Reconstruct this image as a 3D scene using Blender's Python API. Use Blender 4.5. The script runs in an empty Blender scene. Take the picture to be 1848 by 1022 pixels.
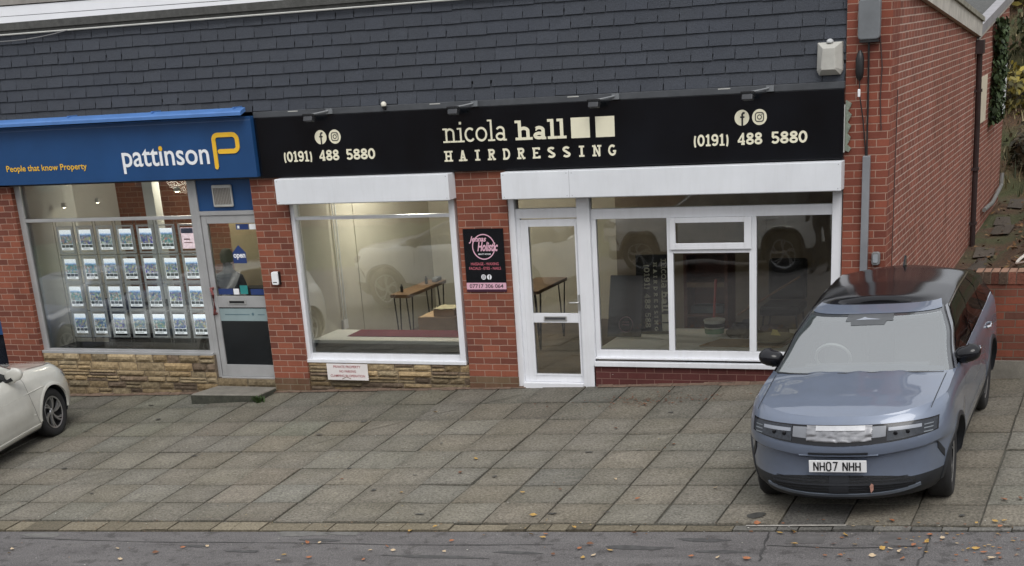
import bpy, bmesh, math, random
from mathutils import Vector, Matrix, noise
R = math.radians
rnd = random.Random(7)
S = bpy.context.scene
COL = S.collection

# ------------------------------------------------------------------ camera
CP = (9.96726, -16.34898, 3.78439)
YAW, PIT, ROLL = 0.409905, 0.411442, -0.0708184
f = Vector((-math.sin(YAW) * math.cos(PIT), math.cos(YAW) * math.cos(PIT), -math.sin(PIT)))
r0 = Vector((math.cos(YAW), math.sin(YAW), 0)); u0 = r0.cross(f)
r1 = math.cos(ROLL) * r0 + math.sin(ROLL) * u0
u1 = -math.sin(ROLL) * r0 + math.cos(ROLL) * u0
cd = bpy.data.cameras.new("camera"); cam = bpy.data.objects.new("camera", cd); COL.objects.link(cam)
cam.matrix_world = Matrix(((r1.x, u1.x, -f.x, CP[0]), (r1.y, u1.y, -f.y, CP[1]), (r1.z, u1.z, -f.z, CP[2]), (0, 0, 0, 1)))
cd.sensor_width = 36; cd.lens = 2698.483 / 1848 * 36; cd.shift_x = 0; cd.shift_y = 721 / 1848
cd.clip_start = .1; cd.clip_end = 500
S.camera = cam
# ------------------------------------------------------------------ world, sun, exposure
SUN_AZ, SUN_EL = R(148), R(50)      # azimuth clockwise from +Y
w = bpy.data.worlds.new("World"); S.world = w; w.use_nodes = True
nt = w.node_tree; bg = nt.nodes['Background']
sky = nt.nodes.new('ShaderNodeTexSky'); sky.sky_type = 'NISHITA'; sky.sun_disc = False
sky.sun_elevation = SUN_EL; sky.sun_rotation = SUN_AZ; sky.dust_density = 4; sky.air_density = 1.0
hs = nt.nodes.new('ShaderNodeHueSaturation'); hs.inputs['Saturation'].default_value = .22
nt.links.new(sky.outputs[0], hs.inputs['Color'])
tc_ = nt.nodes.new('ShaderNodeTexCoord'); sp_ = nt.nodes.new('ShaderNodeSeparateXYZ'); nt.links.new(tc_.outputs['Generated'], sp_.inputs[0])
cr_ = nt.nodes.new('ShaderNodeValToRGB'); cr_.color_ramp.elements[0].color = (.46, .475, .50, 1); cr_.color_ramp.elements[1].color = (.94, .96, 1, 1)
nt.links.new(sp_.outputs['Z'], cr_.inputs[0])
ml_ = nt.nodes.new('ShaderNodeMix'); ml_.data_type = 'RGBA'; ml_.blend_type = 'MULTIPLY'; ml_.inputs[0].default_value = 1; nt.links.new(cr_.outputs[0], ml_.inputs[6]); ml_.inputs[7].default_value = (7.5, 7.5, 7.5, 1)
ml_.clamp_result = False
mx_ = nt.nodes.new('ShaderNodeMix'); mx_.data_type = 'RGBA'; mx_.inputs[0].default_value = .75; nt.links.new(hs.outputs[0], mx_.inputs[6]); nt.links.new(ml_.outputs[2], mx_.inputs[7])
nt.links.new(mx_.outputs[2], bg.inputs['Color'])
bg.inputs['Strength'].default_value = .13
sl = bpy.data.lights.new("sun", 'SUN'); sl.energy = .7; sl.angle = R(30); sl.color = (1, .97, .93)
so = bpy.data.objects.new("sun", sl); COL.objects.link(so)
sd = Vector((math.sin(SUN_AZ) * math.cos(SUN_EL), math.cos(SUN_AZ) * math.cos(SUN_EL), math.sin(SUN_EL)))
so.rotation_euler = sd.to_track_quat('Z', 'Y').to_euler()
S.view_settings.view_transform = 'Standard'; S.view_settings.look = 'None'
S.view_settings.gamma = 1; S.view_settings.exposure = .66
S.cycles.max_bounces = 8; S.cycles.transparent_max_bounces = 12; S.cycles.caustics_reflective = False
S.cycles.caustics_refractive = False

# ------------------------------------------------------------------ materials
def new_mat(n):
    m = bpy.data.materials.new(n); m.use_nodes = True
    t = m.node_tree; b = t.nodes['Principled BSDF']
    return m, t, b
def nd(t, kind, **kw):
    n = t.nodes.new(kind)
    for k, v in kw.items():
        if k in n.inputs: n.inputs[k].default_value = v
        else: setattr(n, k, v)
    return n
def rgb(c): return (c[0], c[1], c[2], 1)
def ramp(t, fac, stops):
    n = t.nodes.new('ShaderNodeValToRGB'); e = n.color_ramp.elements
    while len(e) < len(stops): e.new(.5)
    for i, (p, c) in enumerate(stops): e[i].position = p; e[i].color = rgb(c)
    t.links.new(fac, n.inputs[0]); return n.outputs[0]
def mixc(t, fac, a, b, mode='MIX'):
    n = t.nodes.new('ShaderNodeMix'); n.data_type = 'RGBA'; n.blend_type = mode
    for s, v in ((0, fac), (6, a), (7, b)):
        if hasattr(v, 'node'): t.links.new(v, n.inputs[s])
        else: n.inputs[s].default_value = v if s == 0 else rgb(v)
    return n.outputs[2]
def tex(t, scale, detail=4, rough=.6, vec=None, kind='Object'):
    n = nd(t, 'ShaderNodeTexNoise', Scale=scale, Detail=detail, Roughness=rough)
    if vec is None:
        c = t.nodes.new('ShaderNodeTexCoord'); vec = c.outputs[kind]
    t.links.new(vec, n.inputs['Vector']); return n.outputs['Fac']
def bump(t, b, h, strength, dist=.01):
    n = nd(t, 'ShaderNodeBump', Strength=strength, Distance=dist)
    t.links.new(h, n.inputs['Height']); t.links.new(n.outputs[0], b.inputs['Normal'])
MC = {}
def mat(name, c, rough=.6, var=.15, scale=6, bmp=0, metal=0, spec=.5, coat=0, fine=None):
    """plain material with real colour variation (dirt) from two noises"""
    if name in MC: return MC[name]
    m, t, b = new_mat(name)
    lo = tuple(x * (1 - var) for x in c); hi = tuple(min(1, x * (1 + var)) for x in c)
    n1 = tex(t, scale); col = ramp(t, n1, [(.3, lo), (.7, hi)])
    if fine:
        col = mixc(t, ramp(t, tex(t, fine, 2), [(.4, (0, 0, 0)), (.6, (1, 1, 1))]), col, mixc(t, .5, col, lo))
    t.links.new(col, b.inputs['Base Color'])
    b.inputs['Roughness'].default_value = rough; b.inputs['Metallic'].default_value = metal
    b.inputs['Specular IOR Level'].default_value = spec; b.inputs['Coat Weight'].default_value = coat
    b.inputs['Coat Roughness'].default_value = .04
    if bmp: bump(t, b, tex(t, fine or scale * 6), bmp)
    MC[name] = m; return m
def vcol_mat(name, rough=.85, noise_scale=40, amount=.35, bmp=.4, bscale=None, stains=None):
    """colour per piece from a colour attribute, broken up by noise"""
    m, t, b = new_mat(name)
    a = nd(t, 'ShaderNodeVertexColor', layer_name='Col')
    n = tex(t, noise_scale, 5, .7); n2 = tex(t, 1.3, 3)
    dark = mixc(t, 1.0, a.outputs[0], (1 - amount,) * 3, 'MULTIPLY')
    col = mixc(t, ramp(t, n, [(.35, (0, 0, 0)), (.65, (1, 1, 1))]), dark, a.outputs[0])
    col = mixc(t, ramp(t, n2, [(.38, (0, 0, 0)), (.68, (.55, .55, .55))]), col, mixc(t, 1.0, col, stains or (.8, .8, .74), 'MULTIPLY'))
    t.links.new(col, b.inputs['Base Color']); b.inputs['Roughness'].default_value = rough
    b.inputs['Specular IOR Level'].default_value = .3
    bump(t, b, tex(t, bscale or noise_scale * 1.5, 4), bmp)
    return m
def brick_mat(name, c1, c2, mortar, bw=.2128, rh=.075, dirt=(.55, .5, .45), dirt_amt=.5, ms=.0052):
    m, t, b = new_mat(name)
    uv = t.nodes.new('ShaderNodeUVMap')
    wob = nd(t, 'ShaderNodeTexNoise', Scale=9, Detail=2); t.links.new(uv.outputs[0], wob.inputs['Vector'])
    sub = nd(t, 'ShaderNodeVectorMath', operation='SUBTRACT'); t.links.new(wob.outputs['Color'], sub.inputs[0]); sub.inputs[1].default_value = (.5, .5, .5)
    sc = nd(t, 'ShaderNodeVectorMath', operation='SCALE'); t.links.new(sub.outputs[0], sc.inputs[0]); sc.inputs['Scale'].default_value = .008
    ad = nd(t, 'ShaderNodeVectorMath', operation='ADD'); t.links.new(uv.outputs[0], ad.inputs[0]); t.links.new(sc.outputs[0], ad.inputs[1])
    k = nd(t, 'ShaderNodeTexBrick', offset=.5)
    k.inputs['Scale'].default_value = 1; k.inputs['Brick Width'].default_value = bw; k.inputs['Row Height'].default_value = rh
    k.inputs['Mortar Size'].default_value = ms; k.inputs['Mortar Smooth'].default_value = .25
    k.inputs['Color1'].default_value = rgb(c1); k.inputs['Color2'].default_value = rgb(c2); k.inputs['Mortar'].default_value = rgb(mortar)
    t.links.new(ad.outputs[0], k.inputs['Vector'])
    n = tex(t, 55, 5, .7, uv.outputs[0]); col = mixc(t, ramp(t, n, [(.3, (.0,) * 3), (.75, (.5,) * 3)]), k.outputs['Color'], mixc(t, 1.0, k.outputs['Color'], (.62, .58, .58), 'MULTIPLY'))
    st = nd(t, 'ShaderNodeMapping'); st.inputs['Scale'].default_value = (2.2, .55, 1); t.links.new(uv.outputs[0], st.inputs['Vector'])
    n2 = tex(t, 1.1, 5, .65, st.outputs[0])
    col = mixc(t, ramp(t, n2, [(.42, (0,) * 3), (.72, (dirt_amt,) * 3)]), col, mixc(t, 1.0, col, dirt, 'MULTIPLY'))
    t.links.new(col, b.inputs['Base Color']); b.inputs['Roughness'].default_value = .85; b.inputs['Specular IOR Level'].default_value = .25
    inv = nd(t, 'ShaderNodeMath', operation='MULTIPLY_ADD'); t.links.new(k.outputs['Fac'], inv.inputs[0]); inv.inputs[1].default_value = -1; inv.inputs[2].default_value = 1
    mx = nd(t, 'ShaderNodeMath', operation='MULTIPLY_ADD'); t.links.new(n, mx.inputs[0]); mx.inputs[1].default_value = .35; t.links.new(inv.outputs[0], mx.inputs[2])
    bump(t, b, mx.outputs[0], .8, .006)
    return m
def glass_mat(name, tint=(1, 1, 1), refl=1.0, ior=1.5, wave=0.004):
    m, t, b = new_mat(name); t.nodes.remove(b); o = t.nodes['Material Output']
    tr = nd(t, 'ShaderNodeBsdfTransparent', Color=rgb(tint)); gl = nd(t, 'ShaderNodeBsdfGlossy', Roughness=.015)
    fr = nd(t, 'ShaderNodeFresnel', IOR=ior); mu = nd(t, 'ShaderNodeMath', operation='MULTIPLY'); mu.use_clamp = True
    t.links.new(fr.outputs[0], mu.inputs[0]); mu.inputs[1].default_value = refl
    ms = nd(t, 'ShaderNodeMixShader'); t.links.new(mu.outputs[0], ms.inputs[0]); t.links.new(tr.outputs[0], ms.inputs[1]); t.links.new(gl.outputs[0], ms.inputs[2])
    bp = nd(t, 'ShaderNodeBump', Strength=.25, Distance=wave); t.links.new(tex(t, 2.2, 1), bp.inputs['Height'])
    t.links.new(bp.outputs[0], gl.inputs['Normal'])
    t.links.new(ms.outputs[0], o.inputs['Surface']); return m
def lamp_mat(name, c, s):
    m, t, b = new_mat(name); b.inputs['Base Color'].default_value = rgb(c)
    b.inputs['Emission Color'].default_value = rgb(c); b.inputs['Emission Strength'].default_value = s; return m

M_BRICK = brick_mat('red_brick', (.325, .108, .064), (.165, .058, .042), (.43, .28, .215))
M_BRICK2 = brick_mat('side_brick', (.34, .120, .082), (.235, .088, .064), (.56, .41, .34), bw=.218, dirt=(.55, .5, .44), dirt_amt=.7, ms=.0075)
M_BRICK5 = brick_mat('corner_brick', (.31, .096, .06), (.19, .060, .042), (.43, .27, .205), bw=.218)
M_BRICKP = brick_mat('plinth_brick', (.13, .042, .038), (.10, .035, .032), (.22, .12, .10))
M_BRICKG = brick_mat('garden_brick', (.25, .075, .045), (.13, .055, .04), (.17, .13, .10), bw=.23, rh=.078, dirt=(.4, .42, .36), dirt_amt=.8)
M_STONE = vcol_mat('sandstone', .9, 28, .45, .9, 30, (.6, .55, .48))
M_SLAB = vcol_mat('paving_slab', .85, 42, .62, 1.0, 55, (.74, .73, .66))
M_SLATE = vcol_mat('slate', .6, 110, .42, .6, 130, (.85, .88, .95))
M_KERB = vcol_mat('granite_kerb', .85, 45, .55, .9, 50)
M_WHITE = mat('white_upvc', (.78, .79, .82), .35, .04, 3)
M_SHUT = mat('white_steel', (.74, .76, .79), .4, .05, 2)
M_ALU = mat('grey_aluminium', (.42, .42, .42), .45, .1, 4, metal=.3)
M_BLACK = mat('black_gloss_sign', (.0035, .0045, .0065), .2, .5, 1.2, coat=0, spec=.6)
M_CREAM = mat('cream_letters', (.80, .76, .58), .5, .03)
M_INK = mat('black_ink', (.008, .008, .009), .6, .1)
M_BLUE = mat('blue_sign', (.013, .062, .180), .38, .12, 1.5)
M_TROUGH = mat('blue_trough', (.085, .20, .47), .4, .08)
M_TXTW = mat('white_letters', (.85, .86, .88), .5, .03)
M_YEL = mat('yellow_letters', (.85, .50, .035), .45, .04)
M_GLASS = glass_mat('window_glass', (.95, .97, .96), 4.0, 1.5)
M_GLASSL = glass_mat('plate_glass', (.93, .95, .94), 1.9, 1.5)
M_GLASSD = glass_mat('shop_glass_dark', (.96, .97, .95), 2.7, 1.5, .006)
M_LEAD = mat('lead_strip', (.065, .07, .078), .6, .2, 5, bmp=.2)
M_FELT = mat('roof_felt', (.085, .085, .08), .9, .3, 12, bmp=.6, fine=120)
M_CONC = mat('concrete', (.21, .195, .165), .9, .25, 5, bmp=.6, fine=90)
M_BLKPL = mat('black_plastic', (.012, .012, .013), .45, .2)
for m_, amt in ((M_WHITE, .07), (M_SHUT, .05)):
    t_ = m_.node_tree; b_ = t_.nodes['Principled BSDF']; src = b_.inputs['Base Color'].links[0].from_socket
    mp_ = nd(t_, 'ShaderNodeMapping'); mp_.inputs['Scale'].default_value = (7, 7, .7); t_.links.new(t_.nodes.new('ShaderNodeTexCoord').outputs['Object'], mp_.inputs['Vector'])
    st_ = ramp(t_, tex(t_, 2.0, 5, .7, mp_.outputs[0]), [(.48, (0,) * 3), (.78, (amt * 2,) * 3)])
    t_.links.new(mixc(t_, st_, src, (.33, .32, .28)), b_.inputs['Base Color'])
M_GREYPL = mat('grey_plastic', (.16, .17, .18), .5, .12)
M_LGREY = mat('light_grey_plastic', (.50, .50, .47), .5, .1, 5)
M_DOORB = mat('door_dark_panel', (.010, .012, .014), .25, .2)
M_SOIL = mat('joint_soil', (.075, .070, .055), .95, .4, 9, bmp=.6)
M_MOSS = mat('moss', (.06, .075, .025), .95, .4, 20)
M_FOAM = mat('foam_filler', (.22, .25, .20), .9, .2, 20, bmp=.8)

# ------------------------------------------------------------------ mesh building
class MB:
    def __init__(s): s.v = []; s.f = []; s.uv = []; s.c = []; s.m = []
    def face(s, pts, uv=None, col=None, mi=0, du=0, dv=0):
        k = len(s.v); pts = [Vector(p) for p in pts]; s.v += pts; s.f.append(list(range(k, k + len(pts))))
        if uv is None:
            n = (pts[1] - pts[0]).cross(pts[2] - pts[0])
            if len(pts) > 3 and n.length < 1e-9: n = (pts[2] - pts[1]).cross(pts[3] - pts[1])
            a = [abs(x) for x in n]
            if a[2] >= a[0] and a[2] >= a[1]: uv = [(p.x, p.y) for p in pts]
            elif a[1] >= a[0]: uv = [(p.x, p.z) for p in pts]
            else: uv = [(p.y, p.z) for p in pts]
        s.uv.append([(a + du, b + dv) for a, b in uv]); s.c.append(col if isinstance(col, list) else [col or (1, 1, 1)] * len(pts)); s.m.append(mi)
    def box(s, x0, x1, y0, y1, z0, z1, col=None, mi=0, du=0, dv=0, skip=''):
        P = lambda i, j, k: ((x0, x1)[i], (y0, y1)[j], (z0, z1)[k])
        F = {'f': [(0,0,0),(1,0,0),(1,0,1),(0,0,1)], 'b': [(1,1,0),(0,1,0),(0,1,1),(1,1,1)], 'l': [(0,1,0),(0,0,0),(0,0,1),(0,1,1)],
             'r': [(1,0,0),(1,1,0),(1,1,1),(1,0,1)], 't': [(0,0,1),(1,0,1),(1,1,1),(0,1,1)], 'd': [(0,1,0),(1,1,0),(1,0,0),(0,0,0)]}
        for k, q in F.items():
            if k not in skip: s.face([P(*i) for i in q], None, col, mi, du, dv)
        return s
    def prism(s, poly, d, col=None, mi=0, cap=True):
        """extrude polygon (3D pts, CCW seen against d reversed) by vector d"""
        d = Vector(d); a = [Vector(p) for p in poly]; b = [p + d for p in a]
        if cap: s.face(a[::-1], None, col, mi)
        s.face(b, None, col, mi)
        for i in range(len(a)):
            j = (i + 1) % len(a); s.face([a[i], a[j], b[j], b[i]], None, col, mi)
        return s
    def tube(s, path, r, n=8, col=None, mi=0, closed=False):
        path = [Vector(p) for p in path]; rings = []
        for i, p in enumerate(path):
            if closed: d = path[(i + 1) % len(path)] - path[i - 1]
            else: d = path[min(i + 1, len(path) - 1)] - path[max(i - 1, 0)]
            d.normalize(); q = d.to_track_quat('Z', 'Y'); rr = r[i] if isinstance(r, (list, tuple)) else r
            rings.append([p + q @ Vector((math.cos(2*math.pi*k/n) * rr, math.sin(2*math.pi*k/n) * rr, 0)) for k in range(n)])
        m = len(rings)
        for i in range(m if closed else m - 1):
            A, B = rings[i], rings[(i + 1) % m]
            for k in range(n): s.face([A[k], A[(k+1) % n], B[(k+1) % n], B[k]], None, col, mi)
        if not closed: s.face(rings[0][::-1], None, col, mi); s.face(rings[-1], None, col, mi)
        return s
    def lathe(s, prof, c, axis='y', n=24, col=None, mi=0):
        """prof [(r, h)], revolve round axis through c"""
        c = Vector(c)
        def P(r, h, a):
            x, y = r * math.cos(a), r * math.sin(a)
            return c + (Vector((x, h, y)) if axis == 'y' else Vector((x, y, h)) if axis == 'z' else Vector((h, x, y)))
        for i in range(len(prof) - 1):
            for k in range(n):
                a, b = 2*math.pi*k/n, 2*math.pi*(k+1)/n
                q = [P(*prof[i], a), P(*prof[i], b), P(*prof[i+1], b), P(*prof[i+1], a)]
                if prof[i][0] < 1e-6: q = [q[0], q[2], q[3]]
                elif prof[i+1][0] < 1e-6: q = q[:3]
                s.face(q, None, col, mi)
        return s
    def grid(s, rows, col=None, mi=0):
        for A, B in zip(rows, rows[1:]):
            for i in range(len(A) - 1): s.face([A[i], A[i+1], B[i+1], B[i]], None, col, mi)
        return s
    def mesh(s, name, off=Vector((0, 0, 0)), weld=True):
        me = bpy.data.meshes.new(name); me.from_pydata([p - off for p in s.v], [], s.f)
        ul = me.uv_layers.new(name='UVMap'); i = 0
        uvs = [c for q in s.uv for c in q]; ul.data.foreach_set('uv', [x for q in uvs for x in q])
        ca = me.color_attributes.new('Col', 'FLOAT_COLOR', 'CORNER')
        ca.data.foreach_set('color', [x for q in s.c for c in q for x in (c[0], c[1], c[2], 1)])
        me.polygons.foreach_set('material_index', s.m)
        if weld:
            bm = bmesh.new(); bm.from_mesh(me); bmesh.ops.remove_doubles(bm, verts=bm.verts, dist=1e-5)
            bmesh.ops.dissolve_degenerate(bm, dist=1e-6, edges=bm.edges)
            bmesh.ops.recalc_face_normals(bm, faces=bm.faces); bm.to_mesh(me); bm.free()
        me.update(); return me
def smooth(me, ang=35):
    me.polygons.foreach_set('use_smooth', [True] * len(me.polygons))
    bm = bmesh.new(); bm.from_mesh(me); a = R(ang)
    for e in bm.edges:
        e.smooth = len(e.link_faces) == 2 and e.calc_face_angle(0) < a
    bm.to_mesh(me); bm.free()
def link(name, me, mats, parent=None, loc=None):
    o = bpy.data.objects.new(name, me); COL.objects.link(o)
    for m in (mats if isinstance(mats, (list, tuple)) else [mats]): me.materials.append(m)
    if parent: o.parent = parent
    if loc is not None: o.location = loc
    return o
def abspos(o):
    p = Vector(o.location)
    while o.parent: o = o.parent; p += Vector(o.location)
    return p
def part(name, mb, mats, parent, sm=False, weld=True, bevel=0, label=None):
    """mesh given in world coordinates, hung under an unrotated parent"""
    me = mb.mesh(name, abspos(parent), weld)
    if sm: smooth(me)
    o = link(name, me, mats, parent)
    if bevel:
        b = o.modifiers.new('bevel', 'BEVEL'); b.width = bevel; b.segments = 2; b.limit_method = 'ANGLE'
    if label: o['label'] = label
    return o
def tag(o, label, cat, group=None, kind=None):
    o['label'] = label; o['category'] = cat
    if group: o['group'] = group
    if kind: o['kind'] = kind
    return o
def thing(name, label, cat, loc=(0, 0, 0), group=None):
    o = bpy.data.objects.new(name, None); COL.objects.link(o); o.location = loc; o.empty_display_size = .1
    return tag(o, label, cat, group)
def solo(name, mb, mats, label, cat, group=None, kind=None, sm=False, weld=True, bevel=0):
    """a thing that is one mesh; origin at its base"""
    xs = [p.x for p in mb.v]; ys = [p.y for p in mb.v]; zs = [p.z for p in mb.v]
    off = Vector(((min(xs) + max(xs)) / 2, (min(ys) + max(ys)) / 2, min(zs)))
    me = mb.mesh(name, off, weld)
    if sm: smooth(me)
    o = link(name, me, mats, None, off)
    if bevel:
        b = o.modifiers.new('bevel', 'BEVEL'); b.width = bevel; b.segments = 2; b.limit_method = 'ANGLE'
    return tag(o, label, cat, group, kind)
def structure(name, mb, mats, sm=False, weld=True):
    me = mb.mesh(name, Vector((0, 0, 0)), weld)
    if sm: smooth(me)
    o = link(name, me, mats); o['kind'] = 'structure'; return o
def gz(X, Y): return -.25 + .038 * X + .06 * Y            # forecourt plane
def lerp(a, b, t): return a + (b - a) * t

# ------------------------------------------------------------------ lettering
def arc(cx, cy, rx, ry, a0, a1, n=16):
    return [(cx + rx * math.cos(R(a0 + (a1 - a0) * i / n)), cy + ry * math.sin(R(a0 + (a1 - a0) * i / n))) for i in range(n + 1)]
def glyphs(w):
    """slab-serif strokes; x-height .68, ascender/caps 1; values: (advance, [(points, width, closed)])"""
    s = w * .8; L = lambda *p: (list(p), w, False); H = lambda x0, x1, y: ([(x0, y), (x1, y)], s, False); X = .68
    G = {}
    hw = .15 + w * .5
    def slab(x, y): return H(x - hw, x + hw, y + (s/2 if y == 0 else -s/2))
    def lslab(x, y): return H(x - hw, x, y - s/2)
    a = .20
    G['i'] = (.42, [L((a, 0), (a, X)), slab(a, 0), lslab(a, X), ([(a - w*.62, X + .22), (a + w*.62, X + .22)], w * 1.2, False)])
    G['l'] = (.42, [L((a, 0), (a, 1)), slab(a, 0), lslab(a, 1)])
    nn = lambda h: [L((a, 0), (a, h)), slab(a, 0), lslab(a, h), ([(a, X*.66)] + arc(a + .21, X*.66, .21, X*.34 - w/2, 180, 0) + [(a + .42, 0)], w, False), slab(a + .42, 0)]
    G['n'] = (.84, nn(X)); G['h'] = (.84, nn(1))
    G['c'] = (.62, [(arc(.32, X/2, .26, X/2 - w/2, 48, 318, 22), w, False)])
    G['o'] = (.72, [(arc(.35, X/2, .28, X/2 - w/2, 0, 360, 28)[:-1], w, True)])
    G['a'] = (.70, [(arc(.29, X*.29, .21, X*.29 - w/2, 0, 360, 24)[:-1], w, True), ([(.12, X*.78)] + arc(.30, X*.68, .20, X*.32 - w/2, 150, 0) + [(.50, 0)], w, False), H(.46, .64, s/2)])
    C = 1.0; v = lambda x: L((x, 0), (x, C))
    sl = lambda x: [slab(x, 0), slab(x, C)]
    G['H'] = (1.0, [v(.2), v(.76), H(.2, .76, .5)] + sl(.2) + sl(.76))
    G['A'] = (1.0, [L((.2, 0), (.47, C)), L((.76, 0), (.49, C)), H(.28, .68, .33), slab(.2, 0), slab(.76, 0)])
    G['I'] = (.5, [v(.25)] + sl(.25))
    G['R'] = (.95, [v(.2), slab(.2, 0), ([(.05, C - s/2), (.5, C - s/2)] + arc(.5, .75, .22, .25 - s/2, 90, -90) + [(.2, .5 + s/2 - s/2)], w, False), L((.45, .5), (.74, 0)), H(.66, .90, s/2)])
    G['D'] = (.98, [v(.2), ([(.04, C - s/2), (.42, C - s/2)] + arc(.42, .5, .38, .5 - s/2, 90, -90) + [(.04, s/2)], w, False)])
    G['E'] = (.85, [v(.2), H(.04, .74, C - s/2), H(.2, .6, .5), H(.04, .76, s/2), L((.74, 0), (.74, .24)), L((.72, 1), (.72, .78))])
    G['S'] = (.8, [(arc(.4, .735, .26, .265 - w/2, 25, 250, 14) + arc(.4, .265, .28, .265 - w/2, 70, -155, 14), w, False)])
    G['N'] = (1.05, [v(.2), v(.82), L((.2, C), (.82, 0)), slab(.2, 0), slab(.82, C), lslab(.2, C)])
    G['G'] = (1.0, [(arc(.48, .5, .38, .5 - w/2, 48, 320, 24) + [(.80, .42)], w, False), H(.55, .92, .42)])
    G['0'] = (.72, [(arc(.36, .5, .27, .5 - w/2, 0, 360, 28)[:-1], w, True)])
    G['1'] = (.58, [L((.32, 0), (.32, C)), ([(.1, .78), (.32, .95)], s, False), H(.08, .56, s/2)])
    G['4'] = (.78, [L((.54, 0), (.54, C)), ([(.54, .95), (.1, .3)], s, False), H(.06, .72, .28), H(.38, .70, s/2)])
    G['5'] = (.70, [H(.16, .6, C - s/2), L((.16, C), (.14, .55)), (arc(.33, .33, .27, .33 - w/2, 140, -150, 18), w, False)])
    G['8'] = (.72, [(arc(.36, .745, .22, .255 - w/2, 0, 360, 22)[:-1], w, True), (arc(.36, .27, .26, .27 - w/2, 0, 360, 24)[:-1], w, True)])
    G['9'] = (.72, [(arc(.36, .68, .25, .32 - w/2, 0, 360, 24)[:-1], w, True), ([(.61, .68)] + arc(.34, .40, .27, .40 - w/2, 10, -140, 14), w, False)])
    G['('] = (.42, [(arc(.42, .42, .24, .62, 130, 230), w*.9, False)])
    G[')'] = (.42, [(arc(.0, .42, .24, .62, 50, -50), w*.9, False)])
    G[' '] = (.45, [])
    # plain block figures for the number plate
    return G
def stroke(mb, pts, w, closed, place, h):
    n = len(pts); P = [Vector((p[0], p[1])) for p in pts]; Lf = []; Rt = []
    for i in range(n):
        if closed: d0 = P[i] - P[i-1]; d1 = P[(i+1) % n] - P[i]
        else: d0 = P[i] - P[i-1] if i else P[1] - P[0]; d1 = P[i+1] - P[i] if i < n-1 else P[-1] - P[-2]
        d0 = d0.normalized() if d0.length > 1e-9 else d1.normalized(); d1 = d1.normalized() if d1.length > 1e-9 else d0
        n0 = Vector((-d0.y, d0.x)); n1 = Vector((-d1.y, d1.x)); m = (n0 + n1)
        m = m.normalized() if m.length > 1e-6 else n0
        k = min(2.0, 1 / max(.35, m.dot(n0))) * w / 2
        Lf.append(P[i] + m * k); Rt.append(P[i] - m * k)
    e = n if closed else n - 1
    for i in range(e):
        j = (i + 1) % n
        mb.face([place(Rt[i].x, Rt[i].y, h), place(Rt[j].x, Rt[j].y, h), place(Lf[j].x, Lf[j].y, h), place(Lf[i].x, Lf[i].y, h)])
        mb.face([place(Rt[i].x, Rt[i].y, 0), place(Rt[j].x, Rt[j].y, 0), place(Rt[j].x, Rt[j].y, h), place(Rt[i].x, Rt[i].y, h)])
        mb.face([place(Lf[j].x, Lf[j].y, 0), place(Lf[i].x, Lf[i].y, 0), place(Lf[i].x, Lf[i].y, h), place(Lf[j].x, Lf[j].y, h)])
    if not closed:
        for i in (0, n - 1): mb.face([place(Rt[i].x, Rt[i].y, 0), place(Lf[i].x, Lf[i].y, 0), place(Lf[i].x, Lf[i].y, h), place(Rt[i].x, Rt[i].y, h)])
def slab_text(mb, txt, x0, x1, z, hgt, w, fr, gap=0.0, depth=.004):
    """slab-serif text fitted between x0 and x1, baseline z; fr(x, z, h) -> point h in front of the board"""
    G = glyphs(w); xs = []; x = 0
    for ch in txt: xs.append(x); x += G[ch][0] + gap
    x -= gap; k = (x1 - x0) / x; q = 0
    for ch, gx in zip(txt, xs):
        for pts, sw, cl in G[ch][1]:
            q += 1
            stroke(mb, pts, sw, cl, lambda a, b, h, gx=gx: fr(x0 + (gx + a) * k, z + b * hgt, h), depth + (q % 11) * .00022)
def sans(txt, x0, x1, z0, z1, fr, depth=.003, bold=0., shear=0., even=True):
    """built-in sans text squeezed into a rectangle; returns MB"""
    c = bpy.data.curves.new('t', 'FONT'); c.body = txt; c.offset = bold; c.shear = shear; c.resolution_u = 4
    o = bpy.data.objects.new('t', c); COL.objects.link(o); bpy.context.view_layer.update()
    me = bpy.data.meshes.new_from_object(o.evaluated_get(bpy.context.evaluated_depsgraph_get()))
    vs = [v.co.copy() for v in me.vertices]; mb = MB()
    a0, a1 = min(v.x for v in vs), max(v.x for v in vs); b0, b1 = min(v.y for v in vs), max(v.y for v in vs)
    F = lambda v: fr(lerp(x0, x1, (v.x - a0) / (a1 - a0)), lerp(z0, z1, (v.y - b0) / (b1 - b0)), depth)
    for p in me.polygons: mb.face([F(vs[i]) for i in p.vertices])
    bpy.data.objects.remove(o); bpy.data.curves.remove(c); bpy.data.meshes.remove(me)
    return mb
def front(Y): return lambda x, z, h: Vector((x, Y - h, z))
def disc(mb, cx, cz, r, fr, h, n=28):
    mb.face([fr(cx + r * math.cos(2*math.pi*i/n), cz + r * math.sin(2*math.pi*i/n), h) for i in range(n)])
def rrect(cx, cz, w, h, r, n=5):
    out = []
    for sx, sz, a in ((1, 1, 0), (-1, 1, 90), (-1, -1, 180), (1, -1, 270)):
        out += arc(cx + sx * (w/2 - r), cz + sz * (h/2 - r), r, r, a, a + 90, n)
    return out

# ================================================================== SETTING
def ykerb(X): return -4.41 + .037 * (X - 3)
def ykerb2(X): return -4.615 + .056 * (X - 3)
def zroad(X, Y): return gz(X, ykerb2(X)) - .022 + .02 * (Y - ykerb2(X))
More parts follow.
